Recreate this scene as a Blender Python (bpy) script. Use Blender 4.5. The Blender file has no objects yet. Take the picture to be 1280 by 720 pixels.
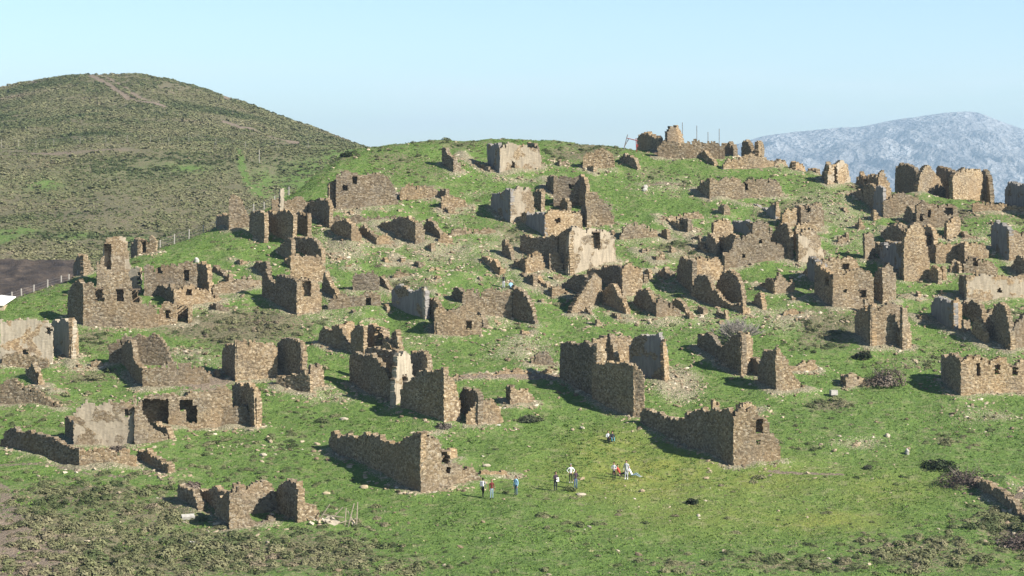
import bpy, bmesh, math, random
import numpy as np
from mathutils import Vector, Matrix
R = math.radians
random.seed(7)
rng = np.random.default_rng(7)
SC = bpy.context.scene
C = SC.collection

# ------------------------------------------------------------------ camera, light
F, CX, HY = 2600.0, 640.0, 240.0          # focal length in photo pixels, centre column, eye-level row
cam_d = bpy.data.cameras.new('camera'); cam = bpy.data.objects.new('camera', cam_d); C.objects.link(cam)
cam_d.sensor_width = 36; cam_d.lens = 36*F/1280; cam_d.shift_y = -(360-HY)/1280
cam_d.clip_start = 1; cam_d.clip_end = 40000
cam.location = (0, 0, 0); cam.rotation_euler = (R(90), 0, 0)
SC.camera = cam
SUN_EL, SUN_AZ = R(34), math.atan2(1.0, -0.62)      # azimuth clockwise from +Y
sd = Vector((math.sin(SUN_AZ)*math.cos(SUN_EL), math.cos(SUN_AZ)*math.cos(SUN_EL), math.sin(SUN_EL)))
sun_d = bpy.data.lights.new('sun', 'SUN'); sun = bpy.data.objects.new('sun', sun_d); C.objects.link(sun)
sun_d.energy = 5.0; sun_d.angle = R(0.5); sun_d.color = (1.0, 0.93, 0.82)
sun.rotation_euler = sd.to_track_quat('Z', 'Y').to_euler()
W = bpy.data.worlds.new('World'); SC.world = W; W.use_nodes = True
nt = W.node_tree; bg = nt.nodes['Background']
sky = nt.nodes.new('ShaderNodeTexSky'); sky.sky_type = 'NISHITA'; sky.sun_disc = False
sky.sun_elevation = SUN_EL; sky.sun_rotation = SUN_AZ; sky.altitude = 300; sky.air_density = 1.0; sky.dust_density = 0.5; sky.ozone_density = 2.0
# thin bright cloud low over the horizon
tc = nt.nodes.new('ShaderNodeTexCoord'); mp = nt.nodes.new('ShaderNodeMapping'); mp.inputs['Scale'].default_value = (6, 6, 40)
nz = nt.nodes.new('ShaderNodeTexNoise'); nz.inputs['Scale'].default_value = 1.3; nz.inputs['Detail'].default_value = 6
cr = nt.nodes.new('ShaderNodeValToRGB'); cr.color_ramp.elements[0].position = .48; cr.color_ramp.elements[1].position = .8
sx = nt.nodes.new('ShaderNodeSeparateXYZ'); mr = nt.nodes.new('ShaderNodeMapRange')
mr.inputs['From Min'].default_value = .07; mr.inputs['From Max'].default_value = .02; mr.inputs['To Min'].default_value = 0; mr.inputs['To Max'].default_value = 1
mm = nt.nodes.new('ShaderNodeMath'); mm.operation = 'MULTIPLY'
mx = nt.nodes.new('ShaderNodeMixRGB'); mx.inputs[2].default_value = (9.5, 10.2, 10.8, 1)
L = nt.links.new
L(tc.outputs['Generated'], mp.inputs[0]); L(mp.outputs[0], nz.inputs[0]); L(nz.outputs[0], cr.inputs[0])
L(tc.outputs['Generated'], sx.inputs[0]); L(sx.outputs[2], mr.inputs[0]); L(cr.outputs[0], mm.inputs[0]); L(mr.outputs[0], mm.inputs[1])
tn = nt.nodes.new('ShaderNodeMixRGB'); tn.blend_type = 'MULTIPLY'; tn.inputs[0].default_value = 1; tn.inputs[2].default_value = (.94, 1.01, 1.08, 1); L(sky.outputs[0], tn.inputs[1])
# extra brightness added to the low sky over the sky model, all the way round
hm_ = nt.nodes.new('ShaderNodeMapRange'); hm_.interpolation_type = 'SMOOTHSTEP'
hm_.inputs['From Min'].default_value = 0.0; hm_.inputs['From Max'].default_value = .35; hm_.inputs['To Min'].default_value = 1.6; hm_.inputs['To Max'].default_value = 1.0
L(sx.outputs[2], hm_.inputs[0]); tm = nt.nodes.new('ShaderNodeVectorMath'); tm.operation = 'SCALE'; L(tn.outputs[0], tm.inputs[0]); L(hm_.outputs[0], tm.inputs['Scale'])
L(mm.outputs[0], mx.inputs[0]); L(tm.outputs[0], mx.inputs[1]); L(mx.outputs[0], bg.inputs[0])
bg.inputs[1].default_value = 0.05
SC.view_settings.view_transform = 'Standard'; SC.view_settings.look = 'None'
SC.view_settings.exposure = 1.25; SC.view_settings.gamma = 1.0

# ------------------------------------------------------------------ noise + terrain functions
def hsh(i, j, s):
    n = (i.astype(np.int64)*374761393 + j.astype(np.int64)*668265263 + s*974711) & 0xffffffff
    n = ((n ^ (n >> 13))*1274126177) & 0xffffffff
    return ((n ^ (n >> 16)) & 0xffff)/65535.0
def vn(x, y, sc, s=0):
    x = np.asarray(x, float)/sc; y = np.asarray(y, float)/sc
    i = np.floor(x); j = np.floor(y); u = x-i; v = y-j; u = u*u*(3-2*u); v = v*v*(3-2*v)
    i = i.astype(np.int64); j = j.astype(np.int64)
    return (hsh(i, j, s)*(1-u)+hsh(i+1, j, s)*u)*(1-v)+(hsh(i, j+1, s)*(1-u)+hsh(i+1, j+1, s)*u)*v
def fbm(x, y, sc, s=0, o=4):
    r = 0; a = .5; t = 0
    for k in range(o):
        r = r+a*vn(x, y, sc, s+k*17); t += a; a *= .5; sc *= .5
    return r/t-.5
def smooth_curve(pts, sig):
    xs = np.arange(-900, 2300, 5.0); ys = np.interp(xs, [p[0] for p in pts], [p[1] for p in pts])
    k = np.exp(-.5*(np.arange(-24, 25)*5/sig)**2); k /= k.sum()
    return xs, np.convolve(np.pad(ys, 24, 'edge'), k, 'valid')
CR = smooth_curve([(-900,470),(-200,392),(0,374),(60,356),(100,341),(150,328),(200,309),(250,292),(270,285),(300,275),(330,261),(360,243),(400,213),(440,184),
    (500,178),(560,173),(640,170),(700,173),(760,180),(800,184),(870,186),(920,194),(960,203),(1010,217),(1060,228),(1120,236),(1150,240),(1240,251),(1280,256),(1400,272),(1700,320),(2300,420)], 12)
def crest(px): return np.interp(px, *CR)
KY = .25
WS = 9.0
def ground_raw(x, y):
    """height of the near hill at x, y (no small relief)"""
    px = CX+F*x/y; c = crest(px); s = 610-(y-190)/KY
    u = (s-c)/WS
    py = c+WS*np.logaddexp(0, u)+np.maximum(0, -u-1.2)*WS*.75
    return -(py-HY)*y/F
def relief(x, y):
    return .9*fbm(x, y, 14, 5, 3)+.55*fbm(x, y, 3.5, 9, 3)
def ground(x, y): return ground_raw(x, y)+relief(x, y)
def at(px, py):
    """point of the hill seen at a pixel of the photograph"""
    c = float(crest(px)); d = (py-c)/WS; back = max(0, .07-d)*WS*.32; d = max(d, .07)
    u = math.log(math.exp(min(d, 60))-1) if d < 60 else d
    u -= back
    y = 190+(610-(c+u*WS))*KY; x = (px-CX)*y/F
    return Vector((x, y, float(ground(x, y))))

# ------------------------------------------------------------------ object helpers
def tag(o, label=None, cat=None, group=None, kind=None):
    if label: o['label'] = label
    if cat: o['category'] = cat
    if group: o['group'] = group
    if kind: o['kind'] = kind
    return o
def empty(name, loc, label=None, cat=None, group=None, rz=0):
    o = bpy.data.objects.new(name, None); C.objects.link(o); o.location = loc; o.rotation_euler = (0, 0, rz); o.empty_display_size = .3
    return tag(o, label, cat, group)
def meshobj(name, v, f, mat, parent=None, smooth=False, link=True):
    me = bpy.data.meshes.new(name); me.from_pydata([tuple(p) for p in v], [], f); me.update()
    if smooth: me.polygons.foreach_set('use_smooth', [True]*len(me.polygons))
    if mat: me.materials.append(mat)
    o = bpy.data.objects.new(name, me)
    if link: C.objects.link(o)
    if parent: o.parent = parent
    return o
class MB:
    def __init__(s): s.v = []; s.f = []
    def box(s, c, d, rz=0, jit=0):
        n = len(s.v); ca, sa = math.cos(rz), math.sin(rz)
        for k in range(8):
            x = (d[0] if k & 1 else -d[0])/2; y = (d[1] if k & 2 else -d[1])/2; z = (d[2] if k & 4 else -d[2])/2
            x += random.uniform(-jit, jit); y += random.uniform(-jit, jit); z += random.uniform(-jit, jit)
            s.v.append((c[0]+x*ca-y*sa, c[1]+x*sa+y*ca, c[2]+z))
        for q in ((0,2,3,1),(4,5,7,6),(0,1,5,4),(1,3,7,5),(3,2,6,7),(2,0,4,6)): s.f.append(tuple(n+i for i in q))
    def tube(s, pts, rad, k=5):
        pts = [Vector(p) for p in pts]; n0 = len(s.v)
        for i, p in enumerate(pts):
            d = (pts[min(i+1, len(pts)-1)]-pts[max(i-1, 0)]).normalized()
            a = d.cross(Vector((.31, .87, .37))).normalized(); b = d.cross(a)
            r = rad[i] if isinstance(rad, (list, tuple)) else rad
            for j in range(k):
                t = 2*math.pi*j/k; s.v.append(tuple(p+a*(r*math.cos(t))+b*(r*math.sin(t))))
        for i in range(len(pts)-1):
            for j in range(k):
                s.f.append((n0+i*k+j, n0+i*k+(j+1)%k, n0+(i+1)*k+(j+1)%k, n0+(i+1)*k+j))
        s.f.append(tuple(n0+j for j in range(k))[::-1]); s.f.append(tuple(n0+(len(pts)-1)*k+j for j in range(k)))
    def build(s, name, mat, parent=None, smooth=False): return meshobj(name, s.v, s.f, mat, parent, smooth)

# ------------------------------------------------------------------ materials
def newmat(name):
    m = bpy.data.materials.new(name); m.use_nodes = True; t = m.node_tree; b = t.nodes['Principled BSDF']
    b.inputs['Roughness'].default_value = .95; b.inputs['Specular IOR Level'].default_value = .15
    return m, t, b
def N(t, typ, **kw):
    n = t.nodes.new('ShaderNode'+typ)
    for k, v in kw.items():
        if k in n.inputs.keys(): n.inputs[k].default_value = v
        else: setattr(n, k, v)
    return n
def ramp(t, fac, stops, interp='LINEAR'):
    n = t.nodes.new('ShaderNodeValToRGB'); n.color_ramp.interpolation = interp; e = n.color_ramp.elements
    while len(e) < len(stops): e.new(.5)
    for q, (p, c) in zip(e, stops): q.position = p; q.color = (*c, 1)
    t.links.new(fac, n.inputs[0]); return n.outputs[0]
def mix(t, fac, a, b, mode='MIX'):
    n = t.nodes.new('ShaderNodeMixRGB'); n.blend_type = mode
    for i, v in enumerate((fac, a, b)):
        if hasattr(v, 'is_output'): t.links.new(v, n.inputs[i])
        else: n.inputs[i].default_value = v if i == 0 else (*v, 1)
    return n.outputs[0]
def math2(t, op, a, b, clamp=False):
    n = t.nodes.new('ShaderNodeMath'); n.operation = op; n.use_clamp = clamp
    for i, v in enumerate((a, b)):
        if hasattr(v, 'is_output'): t.links.new(v, n.inputs[i])
        else: n.inputs[i].default_value = v
    return n.outputs[0]
def pos(t, sc=(1, 1, 1)):
    g = t.nodes.new('ShaderNodeNewGeometry'); m = t.nodes.new('ShaderNodeMapping'); m.inputs['Scale'].default_value = sc
    t.links.new(g.outputs['Position'], m.inputs[0]); return m.outputs[0]
def noise(t, vec, scale, detail=4, out=0):
    n = t.nodes.new('ShaderNodeTexNoise'); n.inputs['Scale'].default_value = scale; n.inputs['Detail'].default_value = detail
    t.links.new(vec, n.inputs['Vector']); return n.outputs[out]
def bump(t, b, h, strength, dist):
    n = t.nodes.new('ShaderNodeBump'); n.inputs['Strength'].default_value = strength; n.inputs['Distance'].default_value = dist
    t.links.new(h, n.inputs['Height']); t.links.new(n.outputs[0], b.inputs['Normal'])

def stone_mat(name, plaster=0.0, pcol=(.50, .45, .37), lo=.40):
    m, t, b = newmat(name)
    p = pos(t, (1, 1, 1.35))
    w = N(t, 'TexNoise'); w.inputs['Scale'].default_value = 1.7; t.links.new(p, w.inputs['Vector'])
    va = N(t, 'VectorMath', operation='SCALE'); va.inputs['Scale'].default_value = .25; t.links.new(w.outputs['Color'], va.inputs[0])
    vb = N(t, 'VectorMath', operation='ADD'); t.links.new(va.outputs[0], vb.inputs[0]); t.links.new(p, vb.inputs[1])
    v = N(t, 'TexVoronoi'); v.inputs['Scale'].default_value = 4.9; t.links.new(vb.outputs[0], v.inputs['Vector'])
    e = N(t, 'TexVoronoi', feature='DISTANCE_TO_EDGE'); e.inputs['Scale'].default_value = 4.9; t.links.new(vb.outputs[0], e.inputs['Vector'])
    sp = N(t, 'SeparateColor'); t.links.new(v.outputs['Color'], sp.inputs[0])
    col = ramp(t, sp.outputs[0], [(0, (.115, .085, .054)), (.25, (.175, .132, .083)), (.5, (.238, .186, .118)), (.72, (.305, .243, .160)), (.88, (.262, .226, .174)), (1, (.41, .345, .25))])
    big = noise(t, pos(t), .35, 3)
    col = mix(t, math2(t, 'MULTIPLY', ramp(t, big, [(.4, (0, 0, 0)), (.7, (1, 1, 1))]), .45), col, (.135, .125, .11))
    big2 = noise(t, pos(t, (1.3, 1.1, .8)), .22, 2)
    col = mix(t, math2(t, 'MULTIPLY', ramp(t, big2, [(.5, (0, 0, 0)), (.72, (1, 1, 1))]), .5), col, (.25, .175, .10))
    mort = ramp(t, e.outputs['Distance'], [(.0, (1, 1, 1)), (.07, (0, 0, 0))])
    col = mix(t, math2(t, 'MULTIPLY', mort, .4), col, (.10, .082, .058))
    oi = N(t, 'ObjectInfo')
    col = mix(t, 1.0, col, ramp(t, oi.outputs['Random'], [(0, (.74, .74, .75)), (.5, (1, .98, .95)), (1, (1.2, 1.12, 1.02))]), 'MULTIPLY')
    h = math2(t, 'ADD', math2(t, 'MINIMUM', e.outputs['Distance'], .12), math2(t, 'MULTIPLY', sp.outputs[1], .06))
    if plaster > 0:
        pn = noise(t, pos(t, (1, 1, 1)), .55, 6)
        k = ramp(t, pn, [(lo, (0, 0, 0)), (lo+.035, (1, 1, 1))]) if plaster < .5 else ramp(t, pn, [(lo, (1, 1, 1)), (lo+.03, (0, 0, 0))])
        st = noise(t, pos(t, (3, 3, .5)), 1.2, 5)
        pc = mix(t, ramp(t, st, [(.35, (0, 0, 0)), (.7, (1, 1, 1))]), pcol, tuple(c*.66 for c in pcol))
        col = mix(t, k, col, pc)
        h = math2(t, 'MULTIPLY', h, math2(t, 'SUBTRACT', 1.0, math2(t, 'MULTIPLY', k, .85)))
    t.links.new(col, b.inputs['Base Color'])
    bump(t, b, h, .7, .25)
    return m
M = {}
M['s'] = stone_mat('rubble masonry')
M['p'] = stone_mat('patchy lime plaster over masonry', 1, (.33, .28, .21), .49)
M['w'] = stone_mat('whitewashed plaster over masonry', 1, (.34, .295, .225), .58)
M['g'] = stone_mat('grey plaster with shade in its colour', 1, (.23, .215, .20), .56)  # grey plaster on shaded sides, lowered so part of the shade is in it

def rock_mat():
    m, t, b = newmat('loose stone')
    a = N(t, 'Attribute', attribute_type='INSTANCER', attribute_name='tint')
    col = ramp(t, a.outputs['Fac'], [(0, (.14, .105, .068)), (.35, (.25, .195, .13)), (.7, (.35, .295, .21)), (1, (.48, .43, .34))])
    n = noise(t, pos(t), 5, 4); col = mix(t, .5, col, ramp(t, n, [(.3, (.6, .6, .6)), (.7, (1.2, 1.2, 1.2))]), 'MULTIPLY')
    t.links.new(col, b.inputs['Base Color']); bump(t, b, n, .5, .1); return m
M['rock'] = rock_mat()
def leaf_mat(name, stops):
    m, t, b = newmat(name)
    a = N(t, 'Attribute', attribute_type='INSTANCER', attribute_name='tint')
    col = ramp(t, a.outputs['Fac'], stops)
    n = noise(t, pos(t), 3, 4); col = mix(t, .6, col, ramp(t, n, [(.3, (.55, .55, .55)), (.7, (1.35, 1.35, 1.3))]), 'MULTIPLY')
    t.links.new(col, b.inputs['Base Color']); return m
M['scrub'] = leaf_mat('scrub foliage', [(0, (.040, .056, .024)), (.25, (.080, .098, .042)), (.5, (.145, .148, .075)), (.72, (.175, .165, .095)), (.88, (.175, .14, .10)), (1, (.225, .195, .13))])
M['tuft'] = leaf_mat('grass blades', [(0, (.064, .110, .025)), (.35, (.092, .155, .035)), (.65, (.128, .198, .047)), (.85, (.19, .225, .075)), (1, (.34, .31, .17))])
def flat(name, c, rough=.8, var=.35, sc=6, metal=0):
    m, t, b = newmat(name); n = noise(t, pos(t), sc, 4)
    col = mix(t, ramp(t, n, [(.3, (0, 0, 0)), (.7, (1, 1, 1))]), tuple(x*(1-var) for x in c), c)
    t.links.new(col, b.inputs['Base Color']); b.inputs['Roughness'].default_value = rough; b.inputs['Metallic'].default_value = metal; return m

# ground: colours follow where grass, scrub, stones and bare earth really lie, with one bank's shade painted in
def ground_mat():
    m, t, b = newmat('hillside grass')
    at_ = lambda n: N(t, 'Attribute', attribute_name=n).outputs['Fac']
    p = pos(t)
    n1 = noise(t, p, .45, 6); n2 = noise(t, p, 2.6, 6); n3 = noise(t, p, 7, 5); n4 = noise(t, pos(t, (1, 1, 1)), .12, 4)
    gr = ramp(t, n2, [(.25, (.058, .104, .024)), (.45, (.082, .138, .032)), (.6, (.108, .164, .040)), (.78, (.15, .195, .060))])
    gr = mix(t, ramp(t, n1, [(.45, (0, 0, 0)), (.7, (.7, .7, .7))]), gr, (.082, .132, .036))
    yel = math2(t, 'MULTIPLY', at_('yellow'), ramp(t, n1, [(.3, (.4, .4, .4)), (.6, (1, 1, 1))]))
    gr = mix(t, yel, gr, (.19, .20, .045))
    n5 = noise(t, p, .9, 7); gr = mix(t, ramp(t, n5, [(.52, (0, 0, 0)), (.72, (.62, .62, .62))]), gr, (.215, .205, .11)); gr = mix(t, ramp(t, noise(t, p, 1.7, 6), [(.25, (.55, .55, .55)), (.45, (0, 0, 0))]), gr, (.055, .082, .028))
    sc = ramp(t, n2, [(.3, (.065, .068, .036)), (.5, (.12, .112, .065)), (.7, (.185, .16, .10))])
    sc = mix(t, ramp(t, n1, [(.5, (0, 0, 0)), (.7, (.6, .6, .6))]), sc, (.14, .11, .075))
    ea = ramp(t, n3, [(.3, (.12, .094, .070)), (.6, (.19, .152, .115)), (.75, (.28, .235, .175))])
    st = ramp(t, n3, [(.35, (.115, .108, .062)), (.55, (.225, .20, .135)), (.7, (.36, .325, .24))])
    bank_shade = ramp(t, n1, [(.3, (.030, .026, .026)), (.55, (.060, .048, .040)), (.75, (.12, .092, .07))])  # dark brown earth with the bank's shade put into the colour
    def mk(name, nn, lo, hi, w=1.0):
        a = math2(t, 'ADD', math2(t, 'MULTIPLY', at_(name), w), math2(t, 'SUBTRACT', nn, .5))
        return ramp(t, a, [(lo, (0, 0, 0)), (hi, (1, 1, 1))])
    col = mix(t, mk('scrub', n2, .38, .62), gr, sc)
    col = mix(t, mk('stone', n3, .48, .62), col, st)
    col = mix(t, mk('earth', n2, .42, .56), col, ea)
    col = mix(t, mk('dark', n2, .4, .6), col, bank_shade)
    t.links.new(col, b.inputs['Base Color'])
    h = math2(t, 'ADD', math2(t, 'MULTIPLY', n2, .6), math2(t, 'MULTIPLY', n3, .4))
    bump(t, b, h, .8, .5)
    return m
M['ground'] = ground_mat()

# masks laid over the hill, given where the photograph shows them
def topx(x, y, z): return CX+F*x/y, HY-F*z/y
def blobs(px, py, lst):
    r = np.zeros_like(px)
    for cx, cy, rx, ry, s in lst: r = np.maximum(r, s*np.exp(-(((px-cx)/rx)**2+((py-cy)/ry)**2)))
    return r
def segd(px, py, pts):
    d = np.full(px.shape, 1e9)
    for (x0, y0), (x1, y1) in zip(pts, pts[1:]):
        l = (x1-x0)**2+(y1-y0)**2+1e-9; u = np.clip(((px-x0)*(x1-x0)+(py-y0)*(y1-y0))/l, 0, 1)
        d = np.minimum(d, np.hypot(px-x0-u*(x1-x0), (py-y0-u*(y1-y0))*1.0))
    return d
STONY = [(560,320,75,28,.62),(480,302,90,14,.6),(610,400,70,30,.6),(650,440,70,22,.62),(830,405,60,16,.62),(880,470,20,10,.3),(845,478,45,28,.9),(975,400,50,35,.6),
    (1000,350,40,20,.5),(820,235,70,22,.5),(650,222,70,8,.6),(420,495,70,14,.55),(430,555,60,14,.4),(330,560,80,20,.4),(1220,520,70,30,.48),(1150,455,50,18,.5),
    (1010,285,30,14,.5),(760,330,40,25,.5),(1230,300,50,30,.5),(1080,300,70,40,.5),(900,250,20,6,.3),(465,240,50,14,.75),(460,262,70,12,.6),(250,450,90,22,.5),(60,450,70,14,.6),
    (1070,555,70,14,.55),(1250,520,50,12,.6),(120,500,60,14,.4),(600,240,50,12,.5),(790,300,50,20,.6),(560,280,40,20,.5),(700,480,60,20,.3),(880,300,60,30,.5),(1250,360,60,25,.4),(830,300,50,16,.6),(240,365,90,22,.6),(450,380,60,16,.6),(990,215,50,8,.5),(860,185,60,12,.7),(230,440,60,10,.7)]
SCRUBB = [(60,690,150,70,.9),(250,690,150,38,.85),(200,640,120,30,.65),(400,690,100,40,.7),(330,640,50,12,.4),(500,705,80,18,.5),(310,408,85,30,1),(240,405,60,22,.85),(60,415,60,15,.5),(100,390,60,14,.3),
    (1000,708,150,16,.6),(1150,695,130,30,.6),(1260,660,60,30,.7),(860,712,60,12,.5),(500,200,60,14,.55),(420,200,50,12,.55),(380,215,40,10,.7),(110,470,70,14,.55),(60,505,50,20,.6),(100,620,120,25,.7),
    (1180,600,50,14,.4),(1035,505,40,11,.8),(1175,550,45,12,.5),(1000,560,30,8,.4),(620,420,60,20,.3),(170,330,40,10,.3),(300,300,40,20,.4),(1080,440,30,8,.5),(700,660,50,14,.3)]
EARTH = [(330,385,30,6,.4),(0,680,60,45,1),(40,700,60,30,.95),(95,712,50,14,.8),(20,490,70,14,.6),(0,500,50,16,.6),(1270,625,16,10,.8),(0,620,50,12,.55),(40,640,30,14,.5),(520,232,60,6,.6),(830,232,50,6,.6),(940,205,40,8,.9),(860,190,60,10,.8),(250,480,60,16,.8),(470,240,40,20,.8),(750,268,20,20,.8),(1180,275,50,20,.6),(1230,262,40,6,.5)]
YEL = [(800,590,120,40,.9),(760,560,60,25,.8),(1030,650,90,16,.8),(940,600,120,30,.6),(900,640,160,30,.5),(1100,610,80,30,.5)]
HAZE = 1.1e-4
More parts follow.
